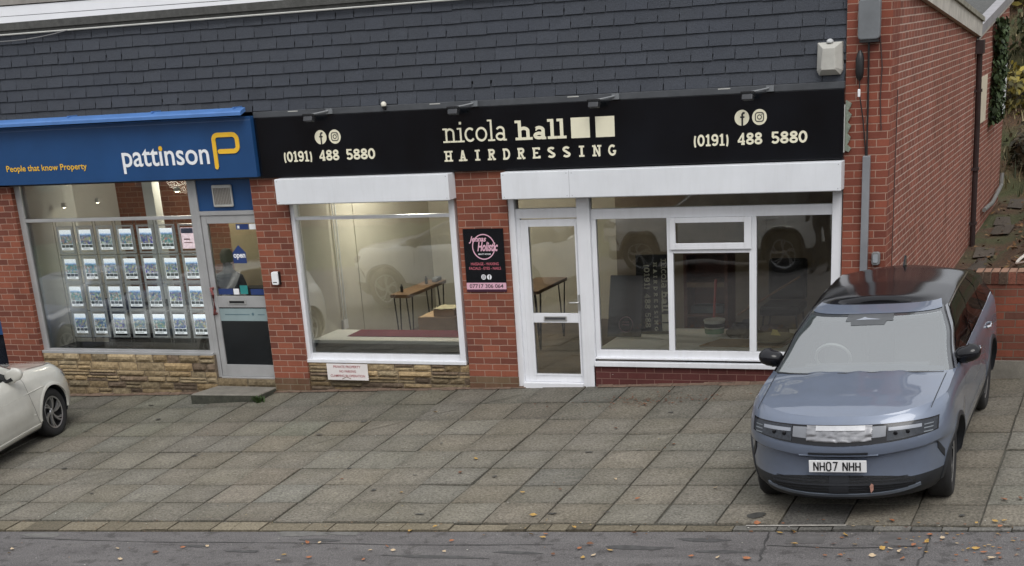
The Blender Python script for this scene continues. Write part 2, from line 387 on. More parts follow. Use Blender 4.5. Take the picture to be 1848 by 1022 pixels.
# --- paving slabs, one mesh, every slab a little out of level and of its own tone
ROWS = [(.03, 0), (-.62, 0), (-1.24, 0), (-1.77, .002), (-2.33, .008), (-2.88, .017), (-3.38, .024), (-3.90, .031), (-4.41, .037)]
def rowY(k, X): return ROWS[k][0] + ROWS[k][1] * (X - 3)
mb = MB()
for i in range(-33, 32):
    for k in range(8):
        jx = rnd.gauss(0, .006); xa, xb = 3.478 + .5445 * i, 3.478 + .5445 * (i + 1)
        g = .0055 + abs(rnd.gauss(0, .003)); q = []
        for X, kk, sx, sy in ((xa, k + 1, 1, 1), (xb, k + 1, -1, 1), (xb, k, -1, -1), (xa, k, 1, -1)):
            Y = rowY(kk, X); q.append((X + .0104 * (Y + 4.3) + sx * g + jx * .3, Y + sy * g))
        d = rnd.gauss(0, .0022); tx = rnd.gauss(0, .0022); ty = rnd.gauss(0, .0022)
        P = [Vector((x, y, gz(x, y) + d + tx * (1 if j in (1, 2) else -1) + ty * (1 if j > 1 else -1))) for j, (x, y) in enumerate(q)]
        v = rnd.gauss(1, .06); gr = rnd.random() * .05; wm = rnd.gauss(0, .018)
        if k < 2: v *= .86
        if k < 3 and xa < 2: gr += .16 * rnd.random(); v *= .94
        c = (.270 * v * (1 + wm), .245 * v * (1 + gr * .3), .202 * v * (1 - wm))
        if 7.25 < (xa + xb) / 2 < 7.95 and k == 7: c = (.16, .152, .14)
        b = .004; ins = [p + (sum(P, Vector()) / 4 - p).normalized() * b * 1.4 for p in P]; top = ins
        mid = [p - Vector((0, 0, b)) for p in P]; low = [p - Vector((0, 0, .05)) for p in P]
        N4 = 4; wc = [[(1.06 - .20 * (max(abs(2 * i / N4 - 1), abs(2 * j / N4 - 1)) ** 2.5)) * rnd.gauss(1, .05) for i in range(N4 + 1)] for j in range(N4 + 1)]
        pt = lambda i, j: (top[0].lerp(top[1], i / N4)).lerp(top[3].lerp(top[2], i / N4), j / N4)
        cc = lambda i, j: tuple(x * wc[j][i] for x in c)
        for b1 in range(N4):
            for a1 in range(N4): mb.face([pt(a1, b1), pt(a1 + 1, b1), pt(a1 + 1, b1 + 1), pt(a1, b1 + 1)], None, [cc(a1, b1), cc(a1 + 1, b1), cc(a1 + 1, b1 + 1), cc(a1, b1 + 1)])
        for A, B in ((mid, top), (low, mid)):
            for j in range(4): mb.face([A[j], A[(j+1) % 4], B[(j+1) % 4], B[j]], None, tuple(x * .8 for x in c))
structure('pavement', mb, M_SLAB, weld=False)
mb = MB()
for k in range(8):
    mb.grid([[(X, rowY(kk, X), gz(X, rowY(kk, X)) - .016) for X in (-15, -5, 0, 5, 12.5, 20.8)] for kk in (k + 1, k)])
structure('pavement_bed', mb, M_SOIL)
def ribbon(mb, pts, wd, zf, up, jag=.25, sub=6):
    P = []
    for (a, b), (c, d) in zip(pts, pts[1:]):
        for t in range(sub): P.append(Vector((lerp(a, c, t / sub), lerp(b, d, t / sub))))
    P.append(Vector(pts[-1])); A = []; B = []
    for i, p in enumerate(P):
        d = (P[min(i+1, len(P)-1)] - P[max(i-1, 0)]).normalized(); n = Vector((-d.y, d.x))
        p = p + n * rnd.gauss(0, wd * jag * 1.5); ww = wd * (.5 + rnd.random()) / 2
        a, b = p + n * ww, p - n * ww
        A.append((a.x, a.y, zf(a.x, a.y) + up)); B.append((b.x, b.y, zf(b.x, b.y) + up))
    mb.grid([B, A])
mb = MB()
for c, wd in (([(1.39, -2.32), (1.72, -1.92), (2.43, -1.2), (3.4, -.27)], .009), ([(-.88, -3.36), (-.5, -3.05), (-.17, -2.86)], .008), ([(4.9, -.6), (5.3, -.25)], .008), ([(-1.6, -4.35), (-.9, -4.0)], .008)):
    ribbon(mb, c, wd, gz, .009)
structure('pavement_cracks', mb, M_SOIL)
# --- kerb: worn granite setts
mb = MB(); x = -15.0
while x < 21:
    l = .16 + rnd.random() * .34; v = rnd.gauss(1, .15); c = (.25 * v, .215 * v, .155 * v)
    if x > 6.8: c = (.22 * v, .21 * v, .19 * v)
    x1 = x + l - .012; e = .018 + rnd.random() * .014
    q = [(x, ykerb2(x)), (x1, ykerb2(x1)), (x1, ykerb(x1) - e), (x, ykerb(x) - e)]
    dz = rnd.gauss(-.006, .003); P = [Vector((a, b, gz(a, b) + dz + rnd.gauss(0, .002))) for a, b in q]
    mb.face(P, None, c)
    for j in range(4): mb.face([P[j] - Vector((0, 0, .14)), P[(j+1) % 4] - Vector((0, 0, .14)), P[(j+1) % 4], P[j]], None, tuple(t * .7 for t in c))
    x += l
structure('kerb', mb, M_KERB, weld=False)
mb = MB(); mb.grid([[(X, ykerb2(X) + o, gz(X, ykerb2(X) + o) - .03) for X in (-15, 0, 21)] for o in (-.01, .35)])
structure('kerb_bed', mb, M_SOIL)
# --- road
def road_mat():
    m, t, b = new_mat('asphalt'); tc = t.nodes.new('ShaderNodeTexCoord').outputs['Object']
    base = ramp(t, tex(t, 85, 4, .85, tc), [(.3, (.055, .052, .052)), (.5, (.13, .122, .119)), (.7, (.29, .27, .26))])
    mp = nd(t, 'ShaderNodeMapping'); mp.inputs['Scale'].default_value = (.7, 2.6, 1); t.links.new(tc, mp.inputs['Vector'])
    col = mixc(t, ramp(t, tex(t, 1.7, 5, .65, mp.outputs[0]), [(.36, (0,) * 3), (.66, (.7,) * 3)]), base, mixc(t, 1.0, base, (.62, .61, .62), 'MULTIPLY'))
    col = mixc(t, ramp(t, tex(t, 6, 4, .6, tc), [(.56, (0,) * 3), (.64, (.75,) * 3)]), col, mixc(t, 1.0, col, (.5, .49, .48), 'MULTIPLY'))
    t.links.new(col, b.inputs['Base Color']); b.inputs['Roughness'].default_value = .82
    bump(t, b, tex(t, 200, 3, .7, tc), .9, .006); return m
M_ROAD = road_mat()
mb = MB(); xs = [-70, -30] + [-12 + i for i in range(26)] + [30, 70]
mb.grid([[(X, lerp(ykerb2(X) - .004, -15 + .05 * X, t), zroad(X, lerp(ykerb2(X), -15 + .05 * X, t))) for X in xs] for t in (1, .8, .6, .4, .2, .1, .05, 0)])
structure('road', mb, M_ROAD, weld=False)
mb = MB()
for c, wd in (([(3.31, -4.93), (4.21, -4.92), (5.45, -4.83)], .012), ([(-.2, -5.0), (1.2, -5.02), (3.3, -4.93)], .01), ([(7.23, -4.36), (7.27, -4.7), (7.32, -5.1)], .016), ([(8.56, -4.38), (8.58, -4.7), (8.56, -5.1)], .016), ([(7.3, -4.72), (7.9, -4.75), (8.5, -4.66)], .012)):
    ribbon(mb, c, wd, zroad, .004)
structure('road_cracks', mb, mat('tar_seam', (.04, .038, .037), .8, .3))
def blob(mb, cx, cy, rx, ry, zf, up, n=22, seed=0):
    P = []
    for i in range(n):
        a = 2 * math.pi * i / n; k = 1 + .55 * noise.noise(Vector((math.cos(a) * 1.4 + seed, math.sin(a) * 1.4, seed * 3.1)))
        x, y = cx + rx * k * math.cos(a), cy + ry * k * math.sin(a); P.append((x, y, zf(x, y) + up))
    mb.face(P)
mb = MB()
for i, b in enumerate([(.0, -4.9, .26, .06), (2.85, -4.68, .30, .07), (3.3, -4.66, .2, .05)]): blob(mb, *b, zroad, .003, seed=i)
structure('road_patches', mb, mat('worn_patch', (.15, .145, .135), .9, .25, 20, fine=120))
mb = MB(); mb.face([(x, y, zroad(x, y) + .003) for x, y in ((8.13, -4.65), (8.6, -4.66), (8.56, -4.36), (8.19, -4.37))])
mb.face([(x, y, zroad(x, y) + .003) for x, y in ((7.42, -4.66), (7.74, -4.64), (7.72, -4.42), (7.44, -4.44))])
structure('road_repair', mb, mat('repair_asphalt', (.115, .108, .105), .9, .3, 9, bmp=.5, fine=150))
mb = MB()
for i, b in enumerate([(2.55, -5.2, .17, .03), (4.5, -5.2, .42, .035), (6.2, -4.85, .3, .05), (6.75, -4.62, .22, .05), (7.0, -4.9, .2, .04), (1.9, -5.1, .14, .03), (3.15, -4.85, .2, .035), (5.2, -5.05, .22, .03)]): blob(mb, *b, zroad, .0035, seed=i + 9)
structure('road_stains', mb, mat('oil_stain', (.062, .060, .059), .75, .35, 14))
mb = MB(); blob(mb, 7.05, -4.08, .09, .06, gz, .012, seed=4)
for i in range(26): blob(mb, rnd.uniform(-2, 9), rnd.uniform(-4.2, -.4), rnd.uniform(.01, .05), rnd.uniform(.008, .03), gz, .0105, 10, i + 40)
structure('pavement_stain', mb, mat('wet_stain', (.05, .048, .042), .5, .3, 14))
mb = MB(); mb.face([(x, y, gz(x, y) + .006) for x, y in ((7.02, -4.30), (7.86, -4.245), (7.86, -4.275), (7.02, -4.33))])
structure('kerb_edging', mb, mat('pale_edging', (.33, .31, .28), .85, .25, 20))
mb = MB(); mb.grid([[(X, Y, .038 * X - .9 - .012 * abs(Y + 15)) for X in (-150, -40, 0, 40, 150)] for Y in (-120, -60, -14, -4, .6)])
mb.grid([[(X, Y, .038 * max(-20, min(X, 30)) - .38) for X in (-150, -40, -20, 0, 30, 150)] for Y in (.5, 8, 40, 160)])
structure('ground', mb, mat('far_ground', (.09, .10, .05), .95, .3, 1))
# --- earth path and bank behind the garden wall
def zb(X, Y):
    z = .05 + .028 * max(0, Y)
    z += .5 * max(0, min(X - 7.95, 1.6)) * max(0, min(1, (Y - .2) / .5)) + .18 * max(0, min(X - 9.5, 20))
    if Y > 13.2: z += .50 * min(Y - 13.2, 12) * (1 - .4 * max(0, min(1, (8 - X) / 8)))
    return z + .05 * noise.noise(Vector((X * 1.3, Y * 1.3, 0))) * max(0, min(1, (X - 7.5) * 3))
def bank_mat():
    m, t, b = new_mat('leafy_earth'); tc = t.nodes.new('ShaderNodeTexCoord').outputs['Object']
    a = ramp(t, tex(t, 26, 5, .75, tc), [(.3, (.032, .022, .014)), (.48, (.085, .052, .03)), (.6, (.14, .075, .035)), (.72, (.20, .14, .08))])
    g = ramp(t, tex(t, 40, 5, .75, tc), [(.3, (.03, .034, .014)), (.55, (.075, .08, .03)), (.75, (.17, .15, .075))])
    col = mixc(t, ramp(t, tex(t, .9, 3, .5, tc), [(.42, (0,) * 3), (.6, (1,) * 3)]), a, g)
    t.links.new(col, b.inputs['Base Color']); b.inputs['Roughness'].default_value = .95; bump(t, b, tex(t, 45, 5, .8, tc), 1, .03); return m
mb = MB(); xs = [-24, -12, -4, 0, 3, 5, 6.5, 7.3] + [7.5 + .15 * i for i in range(20)] + [11, 13, 16, 22, 40]
ysb = [.03, .2, .4, .7] + [1 + .35 * i for i in range(36)] + [14, 15, 16, 18, 20, 23, 26, 40, 70]
G2 = [[(X, Y, zb(X, Y) if (X > 7.2 or Y > 13) else -.3) for X in xs] for Y in ysb]
mb.grid(G2); structure('bank', mb, bank_mat(), sm=True)
mb = MB()
for i in range(9):
    y = 4.2 + i * .95; x0 = 7.62 + rnd.random() * .06; wd = .24 + rnd.random() * .12; v = rnd.gauss(1, .15)
    q = [(x0, y), (x0 + wd, y + rnd.gauss(0, .05)), (x0 + wd + rnd.gauss(0, .05), y + .82), (x0 + rnd.gauss(0, .03), y + .85)]
    if i % 3 != 1: mb.face([(a, b, zb(a, b) + .03) for a, b in q], None, (.115 * v, .095 * v, .075 * v))
structure('path', mb, M_SLAB, weld=False)

# ================================================================== THE TERRACE OF SHOPS
B = thing('shop_building', 'red brick shop terrace with slate hung upper front and white shopfronts', 'building', (1.5, 0, gz(1.5, 0)))
def brick(name, x0, x1, y0, y1, z0, z1, m=M_BRICK, du=0, dv=0):
    return part(name, MB().box(x0, x1, y0, y1, z0, z1, du=du, dv=dv), m, B)
TOPZ = 2.335
M_BASE = brick_mat('stained_brick', (.20, .135, .085), (.16, .085, .055), (.27, .22, .16), dirt=(.6, .62, .45), dirt_amt=.8)
brick('brick_pillar', -4.28, -3.70, 0, .35, gz(-4, 0) - .06, 2.36, du=.03)
brick('brick_pillar', -.108, .381, 0, .35, -.075, TOPZ, du=.1064); brick('pillar_base', -.111, .384, -.003, .353, gz(.1, 0) - .06, -.077, M_BASE, du=.1064)
brick('brick_pillar', 2.597, 3.218, 0, .35, 0, TOPZ, du=-2.69); brick('pillar_base', 2.594, 3.221, -.003, .353, gz(2.9, 0) - .06, -.002, M_BASE, du=-2.69)
DV5 = 36 * .075 - (2.814 - .075)
mbp = MB().box(7.0, 7.45, 0, .45, gz(7.2, 0) - .06, 4.6, du=-7.107 + .109, dv=DV5)
part('corner_pillar', mbp, M_BRICK5, B)
# side wall with raking top, then the lower rear wall
YE = 7.80
def rake(Y): return 3.955 - .0925 * Y
mb = MB(); mb.prism([(7.447, .46, -.1), (7.447, YE - .08, -.1), (7.447, YE - .08, rake(YE - .08)), (7.447, .46, rake(.46))], (-.24, 0, 0))
for i, u in enumerate(mb.uv): mb.uv[i] = [(a, b + DV5) for a, b in u]
part('side_wall', mb, M_BRICK2, B)
mb = MB(); mb.prism([(7.44, YE - .08, -.1), (7.44, 12.7, -.1), (7.44, 12.7, 3.62), (7.44, YE - .08, 3.20)], (-.24, 0, 0)); mb.box(-1, 7.2, 12.5, 12.7, -.1, 3.4)
for i, u in enumerate(mb.uv): mb.uv[i] = [(a, b + DV5) for a, b in u]
part('rear_wall', mb, M_BRICK2, B)
part('movement_joint', MB().box(7.449, 7.454, .43, .475, 0, 2.95), mat('joint_mastic', (.06, .028, .022), .9, .3), B)
mb = MB()                                           # verge board: pale soffit board, capping, gutter edge
for (o0, o1, x0, x1) in ((0, .20, 7.45, 7.51), (.203, .262, 7.40, 7.54)):
    a, b = (-.02, YE)
    mb.prism([(x0, a, rake(a) + o0), (x0, b, rake(b) + o0), (x0, b, rake(b) + o1), (x0, a, rake(a) + o1)], (x1 - x0, 0, 0), mi=0 if o0 == 0 else 1)
part('verge_board', mb, [mat('weathered_white_board', (.50, .47, .42), .6, .2, 5), mat('verge_capping', (.25, .235, .19), .7, .25, 5)], B)
rz = lambda Y: 3.20 + (Y - YE) * .088
mb = MB()
for (o0, o1, x0, x1, mi) in ((0, .07, 7.44, 7.475, 0), (.072, .20, 7.36, 7.51, 1)):
    mb.prism([(x0, YE, rz(YE) + o0), (x0, 13.0, rz(13.0) + o0), (x0, 13.0, rz(13.0) + o1), (x0, YE, rz(YE) + o1)], (x1 - x0, 0, 0), mi=mi)
part('verge_board', mb, [MC['weathered_white_board'], mat('grey_capping', (.27, .26, .27), .6, .15, 4)], B)
mb = MB(); mb.face([(-9, .3, rake(.3) + .1), (7.40, .3, rake(.3) + .1), (7.40, 8.3, rake(8.3) + .1), (-9, 8.3, rake(8.3) + .1)])
mb.face([(-9, 8.3, 3.27), (7.36, 8.3, 3.27), (7.36, 13.0, 3.75), (-9, 13.0, 3.75)]); part('flat_roof', mb, M_FELT, B)
mb = MB().box(-9, 7.0, .2, .34, TOPZ, 4.13); mb.box(-9, 7.0, 0, .2, TOPZ, 3.0); part('upper_wall', mb, M_LEAD, B)
for x0_, x1_ in ((.384, 2.594), (3.221, 6.998)): part('window_head', MB().box(x0_, x1_, .01, .2, 2.06, 2.3345), M_LEAD, B)
# slates
mb = MB(); TL = .105; zs0, rowh = 3.085, .1325
for k in range(8):
    x = -9.0 + (.12 if k % 2 else 0) + rnd.gauss(0, .012)
    while x < 6.995:
        wd = .24 + rnd.gauss(0, .005); x1 = min(x + wd, 6.995)
        if x1 - x > .02:
            za = zs0 + k * rowh + rnd.gauss(0, .0022); zc = za + rowh + .03; o = .0065 + abs(rnd.gauss(0, .0014)); ya = -.025 + (za - zs0) * TL; yc = -.02 + (zc - zs0) * TL + .010
            v = rnd.gauss(1, .05); c = (.060 * v, .067 * v, .082 * v); gp = .0026 + rnd.expovariate(1 / .0016); tw = rnd.gauss(0, .0015)
            xa, xb = x + gp, x1 - gp
            F = [Vector((xa, ya - o + tw, za)), Vector((xb, ya - o - tw, za)), Vector((xb, yc - o * .2, zc)), Vector((xa, yc - o * .2, zc))]
            Bk = [p + Vector((0, o, 0)) for p in F]
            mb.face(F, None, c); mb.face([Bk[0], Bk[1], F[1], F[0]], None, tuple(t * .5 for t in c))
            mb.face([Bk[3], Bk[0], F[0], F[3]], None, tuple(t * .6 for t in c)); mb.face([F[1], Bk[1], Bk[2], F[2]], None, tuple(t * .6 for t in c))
        x = x1
    za = zs0 + k * rowh; zc = za + rowh + .03; fy = lambda q: lerp(-.025 + (za - zs0) * TL - .0065, -.010 + (zc - zs0) * TL - .0016, (q - za) / (zc - za)) + .0022
    mb.face([(-9, fy(za + .062), za + .062), (6.995, fy(za + .062), za + .062), (6.995, fy(zc), zc), (-9, fy(zc), zc)], None, (.058, .065, .0795))
part('slate_roof', mb, M_SLATE, B, weld=False)
mb = MB(); mb.face([(-9, .012, 3.07), (7.0, .012, 3.07), (7.0, .13, 4.16), (-9, .13, 4.16)]); part('roof_batten', mb, M_INK, B)
mb = MB().box(-9, 7.0, .03, .6, 4.165, 4.25); mb.box(-9, 6.995, .055, .6, 4.13, 4.163); part('roof_edge', mb, M_FELT, B)
part('roof_cable', MB().tube([(-9, .045, 4.125), (-3.6, .035, 4.118), (0, .035, 4.116), (3, .04, 4.112), (6.9, .05, 4.11)], .011, 6), M_LGREY, B)
part('roof_cable', MB().tube([(-4.2, .02, 4.06)] + [(-4.0 + .2 * i, .012, 4.045 + .0035 * (i - 3.5) ** 2) for i in range(9)], .006, 5), mat('faded_cable', (.2, .2, .2), .7), B)
part('lead_strip', MB().box(.09, 7.0, -.062, 0, 3.017, 3.082), M_LEAD, B, bevel=.004)
# stone plinths: coursed random sandstone
def stones(x0, x1, z0f, z1, Y, name):
    mb = MB(); z = z1; rr = random.Random(int(x0 * 10) + 77)
    zmin = min(z0f(x0), z0f(x1))
    while z > zmin - .02:
        h = rr.choice((.06, .075, .09, .11)); x = x0
        while x < x1 - .01:
            l = min(rr.uniform(.18, .46), x1 - x)
            if x1 - x - l < .07: l = x1 - x
            sub = [(0, 1)] if rr.random() < .75 or h < .07 else [(0, .5), (.5, 1)]
            for s0, s1 in sub:
                v = rr.gauss(1, .17); t = rr.random()
                c = (.41 * v, lerp(.295, .33, t) * v, lerp(.16, .21, t) * v)
                if rr.random() < .2: c = (.25 * v, .185 * v, .13 * v)
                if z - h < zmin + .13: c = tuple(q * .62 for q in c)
                a, b = z - h * s1 + .004, z - h * s0 - .003; xa, xb = x + .004, x + l - .004
                n, mrow = max(2, int(l / .035)), 3; o = rr.uniform(.004, .028); rows = []
                for j in range(mrow + 1):
                    row = []
                    for i in range(n + 1):
                        e = 0 if i in (0, n) or j in (0, mrow) else 1
                        px, pz = lerp(xa, xb, i / n), lerp(a, b, j / mrow)
                        d = e * (o + .012 * noise.noise(Vector((px * 16, pz * 22, Y + z))))
                        row.append((px + (1 - e) * .003 * noise.noise(Vector((px * 30, pz * 30, 1))), Y - d - .004, pz + (1 - e) * .004 * noise.noise(Vector((px * 25, pz * 30, 5)))))
                    rows.append(row)
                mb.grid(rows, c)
            x += l
        z -= h
    part(name, mb, M_STONE, B, weld=False)
    part(name + '_backing', MB().box(x0, x1, Y, Y + .25, zmin - .06, z1 - .004), mat('stone_mortar', (.16, .125, .09), .95, .3, 20), B)
stones(-3.70, -.985, lambda X: gz(X, 0), .198, .03, 'stone_plinth')
stones(-.985, -.108, lambda X: gz(X, 0), -.098, .03, 'stone_plinth')
stones(.381, 2.597, lambda X: gz(X, 0), .128, .035, 'stone_plinth')
brick('brick_plinth', 4.17, 7.0, .03, .3, gz(4.2, 0) - .06, .145, M_BRICKP)
mb = MB()                                             # mortar fillet and moss along the foot of the wall
for i in range(60):
    a = -3.7 + i * .18
    if 3.2 < a < 4.1: continue
    mb.prism([(a, .05, gz(a, 0) + .012 + rnd.random() * .02), (a, -.03 - rnd.random() * .05, gz(a, 0) + .004), (a, .05, gz(a, 0) - .02)], (.175, 0, .0066))
part('wall_foot', mb, mat('crumbled_mortar', (.155, .105, .075), .95, .35, 14, bmp=.6), B)
# grey pipe, downpipe
part('cable_duct', MB().box(7.198, 7.274, -.055, -.002, .02, 2.36), mat('galvanised', (.30, .31, .33), .45, .15, 3, metal=.4), B, bevel=.006)
mb = MB(); mb.tube([(7.50, YE - .12, 3.1), (7.50, YE + .12, 2.0), (7.50, YE + .35, .2)], .042, 10); mb.box(7.45, 7.56, YE - .2, YE, 3.02, 3.2)
for z in (2.5, 1.4, .6): mb.box(7.45, 7.55, YE - .06 + (3.1 - z) * .15 - .06, YE - .06 + (3.1 - z) * .15 + .06, z, z + .04)
part('downpipe', mb, mat('brown_pipe', (.035, .022, .022), .5, .2), B)
part('waste_pipe', MB().tube([(7.50, 9.7, .62), (7.52, 10.8, .60), (7.52, 12.25, .72), (7.52, 12.3, .92)], .035, 8), mat('old_grey_pipe', (.17, .17, .16), .6, .2), B)
part('wall_patch', MB().box(7.448, 7.46, 8.5, 9.45, 2.0, 2.66), mat('cream_board', (.62, .55, .42), .7, .08), B, label='cream board covering a window in the rear wall')
mb = MB().box(7.44, 7.47, 12.05, 12.62, 1.9, 2.7); part('rear_window', mb, M_WHITE, B)
mb = MB()
for i in range(2200):
    y = lerp(9.7, 11.5, rnd.random()); z = lerp(1.9, 3.42, rnd.random() ** .9)
    if abs(y - 10.6 - .15 * math.sin(z * 5)) > .55 + .35 * noise.noise(Vector((z * 2, y, 3))): continue
    s = .028 + rnd.random() * .035; n = Vector((1, rnd.gauss(0, .6), rnd.gauss(.2, .6))).normalized(); q = n.to_track_quat('Z', 'Y') @ Matrix.Rotation(rnd.random() * 6, 3, 'Z').to_quaternion()
    p = Vector((7.46 + rnd.random() * .14, y, z)); v = rnd.uniform(.5, 1.5)
    mb.face([p + q @ Vector((a * s, b * s, c * s)) for a, b, c in ((0, -1, 0), (.75, -.1, .1), (.35, .9, 0), (-.35, .9, 0), (-.75, -.1, .1))], None, (.05 * v, .075 * v, .03 * v))
solo('ivy', mb, vcol_mat('ivy_leaf', .6, 30, .3, 0), 'dark green ivy climbing the rear brick wall beside the boarded window', 'ivy', weld=False)

# ---------------- shopfronts
def win(name, label=None):
    o = bpy.data.objects.new(name, None); COL.objects.link(o); o.parent = B; o.location = Vector((0, 0, 0)) - B.location
    if label: o['label'] = label
    return o
def frame(mb, x0, x1, z0, z1, wl, wr, wb, wt, y0, y1):
    mb.box(x0, x0 + wl, y0, y1, z0, z1); mb.box(x1 - wr, x1, y0, y1, z0, z1)
    mb.box(x0 + wl, x1 - wr, y0 + .002, y1, z0, z0 + wb); mb.box(x0 + wl, x1 - wr, y0 + .002, y1, z1 - wt, z1)
# left shop
W1 = win('shop_window', 'aluminium framed window filled with house cards')
mb = MB(); frame(mb, -3.70, -1.0, .198, 2.37, .085, .06, .045, .03, .07, .13); mb.box(-3.615, -1.06, .075, .13, 1.875, 1.915)
part('frame', mb, M_ALU, W1, bevel=.003)
part('glass', MB().box(-3.615, -1.06, .098, .104, .243, 1.875), M_GLASSL, W1); part('glass', MB().box(-3.615, -1.06, .098, .104, 1.915, 2.34), M_GLASSL, W1)
part('sill', MB().box(-3.70, -1.0, .02, .068, .188, .222), M_ALU, W1, bevel=.004)
D1 = win('door', 'aluminium shop door with a red pull handle')
mb = MB(); mb.box(-1.0, -.935, .07, .16, -.095, 2.37); mb.box(-.935, -.11, .072, .16, 1.912, 1.962)
part('frame', mb, M_ALU, D1, bevel=.003); part('threshold', MB().box(-.935, -.11, .06, .16, -.115, -.085), M_ALU, D1, bevel=.003)
mb = MB(); frame(mb, -.93, -.06, -.083, 1.908, .075, .075, .15, .095, .085, .13); mb.box(-.855, -.135, .087, .13, .79, .93); part('leaf', mb, M_ALU, D1, bevel=.003)
part('glass', MB().box(-.855, -.135, .104, .11, .93, 1.813), M_GLASSL, D1)
part('lower_panel', MB().box(-.855, -.135, .104, .11, .067, .79), M_DOORB, D1)
mb = MB().box(-.855, -.135, .099, .103, .62, .775)
part('banner_sticker', mb, mat('pale_blue_film', (.27, .35, .36), .4, .05), D1)
mb = MB().box(-.78, -.42, .097, .0985, .695, .705); disc(mb, -.37, .705, .018, front(.0985), .0015); mb.box(-.30, -.2, .097, .0985, .695, .704)
part('sticker_marks', mb, mat('slate_ink', (.10, .17, .20), .5), D1)
mb = MB(); frame(mb, -.70, -.44, .83, .885, .02, .02, .012, .012, .076, .087); part('letterbox', mb, mat('steel', (.55, .55, .54), .3, .05, metal=.7), D1)
part('letterbox_flap', MB().box(-.68, -.46, .08, .0865, .842, .873), M_BLKPL, D1)
part('handle', MB().tube([(-.895, .085, 1.03), (-.895, .03, 1.03), (-.878, .015, 1.01), (-.862, .012, .96), (-.862, .012, .78), (-.878, .015, .735), (-.895, .03, .715), (-.895, .085, .715)], .017, 8), mat('red_handle', (.20, .055, .05), .4, .1), D1, sm=True)
F = front(.103); mb = MB()
mb.face([F(x, z, .001) for x, z in ((-.55, 1.33), (-.36, 1.33), (-.36, 1.46), (-.455, 1.55), (-.55, 1.46))])
M_NAVY = mat('navy_film', (.02, .045, .16), .4, .1); part('open_sign', mb, M_NAVY, D1)
for x0, x1, z0, z1 in ((-.45, -.27, 1.735, 1.80), (-.83, -.62, .95, 1.02), (-.36, -.14, .945, 1.015)): part('sticker', MB().box(x0, x1, .1, .1025, z0, z1), M_NAVY, D1)
for q_ in ((-.26, -.14, .1, .1025, 1.735, 1.80), (-.61, -.53, .1, .1025, .95, 1.02), (-.43, -.40, .0985, .1, 1.748, 1.782)): part('sticker', MB().box(*q_), M_TXTW, D1)
part('sticker', MB().box(-.51, -.40, .1, .1025, .955, 1.06), mat('teal_film', (.03, .25, .24), .4), D1)
part('open_lettering', sans('open', -.54, -.37, 1.375, 1.445, F, .004, .03), M_TXTW, D1)
part('overdoor_panel', MB().box(-.935, -.11, .09, .15, 1.964, 2.37), M_BLUE, B)
V = win('extractor_vent', 'grey extractor vent over the estate agent door'); mb = MB(); mb.box(-.70, -.42, .05, .088, 2.01, 2.27); part('vent_body', mb, M_LGREY, V, bevel=.015)
mb = MB()
for i in range(11): mb.box(-.672 + i * .0225, -.66 + i * .0225, .04, .049, 2.045, 2.235)
part('grille', mb, mat('grey_brown_grille', (.22, .20, .18), .6, .1), V)
# centre window
W2 = win('shop_window', 'white framed window with a cream room behind')
part('guide_rail', MB().box(.325, .432, .03, .13, .135, 2.06), M_WHITE, W2, bevel=.004); part('guide_rail', MB().box(2.474, 2.548, .03, .13, .135, 2.06), M_WHITE, W2, bevel=.004)
mb = MB(); mb.box(.432, 2.474, .06, .13, 1.835, 1.872); mb.box(.432, 2.474, .06, .13, .15, .235); part('frame', mb, M_WHITE, W2, bevel=.003)
part('sill', MB().box(.33, 2.556, .012, .06, .128, .168), M_WHITE, W2, bevel=.005)
part('glass', MB().box(.432, 2.474, .098, .104, .235, 1.835), M_GLASS, W2); part('glass', MB().box(.432, 2.474, .098, .104, 1.872, 2.06), M_GLASS, W2)
# right window and door
W3 = win('shop_window', 'white framed three part window with an opening toplight')
mb = MB(); mb.box(6.885, 6.985, .03, .13, .145, 2.06); part('guide_rail', mb, M_WHITE, W3, bevel=.004)
mb = MB(); mb.box(4.19, 6.885, .07, .13, 1.775, 1.885); mb.box(4.19, 6.885, .07, .13, .225, .323); mb.box(4.19, 4.245, .072, .13, .323, 1.775)
mb.box(5.065, 5.132, .072, .13, .323, 1.775); mb.box(5.99, 6.068, .072, .13, .323, 1.775); mb.box(6.875, 6.885, .072, .13, .323, 1.775); mb.box(5.132, 5.99, .074, .13, 1.395, 1.44)
part('frame', mb, M_WHITE, W3, bevel=.004)
mb = MB(); frame(mb, 5.105, 6.018, 1.437, 1.775, .063, .08, .068, .055, .045, .0685); part('toplight', mb, M_WHITE, W3, bevel=.005)
mb = MB(); mb.box(4.19, 6.9, .02, .07, .225, .245); mb.box(4.19, 6.97, -.005, .07, .145, .20); part('sill', mb, M_WHITE, W3, bevel=.005)
for x0, x1, z0, z1 in ((4.245, 5.065, .323, 1.775), (5.132, 5.99, .323, 1.395), (5.168, 5.938, 1.505, 1.72), (6.068, 6.875, .323, 1.775), (4.19, 6.885, 1.885, 2.06)):
    part('glass', MB().box(x0, x1, .098, .104, z0, z1), M_GLASSD, W3)
D2 = win('door', 'white door with two glass panels and a letterbox')
mb = MB(); mb.box(3.21, 3.288, .03, .13, -.14, 2.06); mb.box(4.035, 4.188, .03, .13, -.13, 2.06); mb.box(3.288, 4.035, .06, .13, 1.80, 1.905); part('frame', mb, M_WHITE, D2, bevel=.004)
mb = MB(); frame(mb, 3.335, 4.028, -.06, 1.785, .09, .03, .09, .075, .07, .12); mb.box(3.425, 3.998, .072, .12, .628, .735)
mb.box(3.288, 3.335, .068, .13, -.06, 1.8); part('leaf', mb, M_WHITE, D2, bevel=.004)
mb = MB(); frame(mb, 3.405, 4.012, .015, 1.73, .028, .02, .02, .022, .0635, .069); part('glazing_bead', mb, M_WHITE, D2)
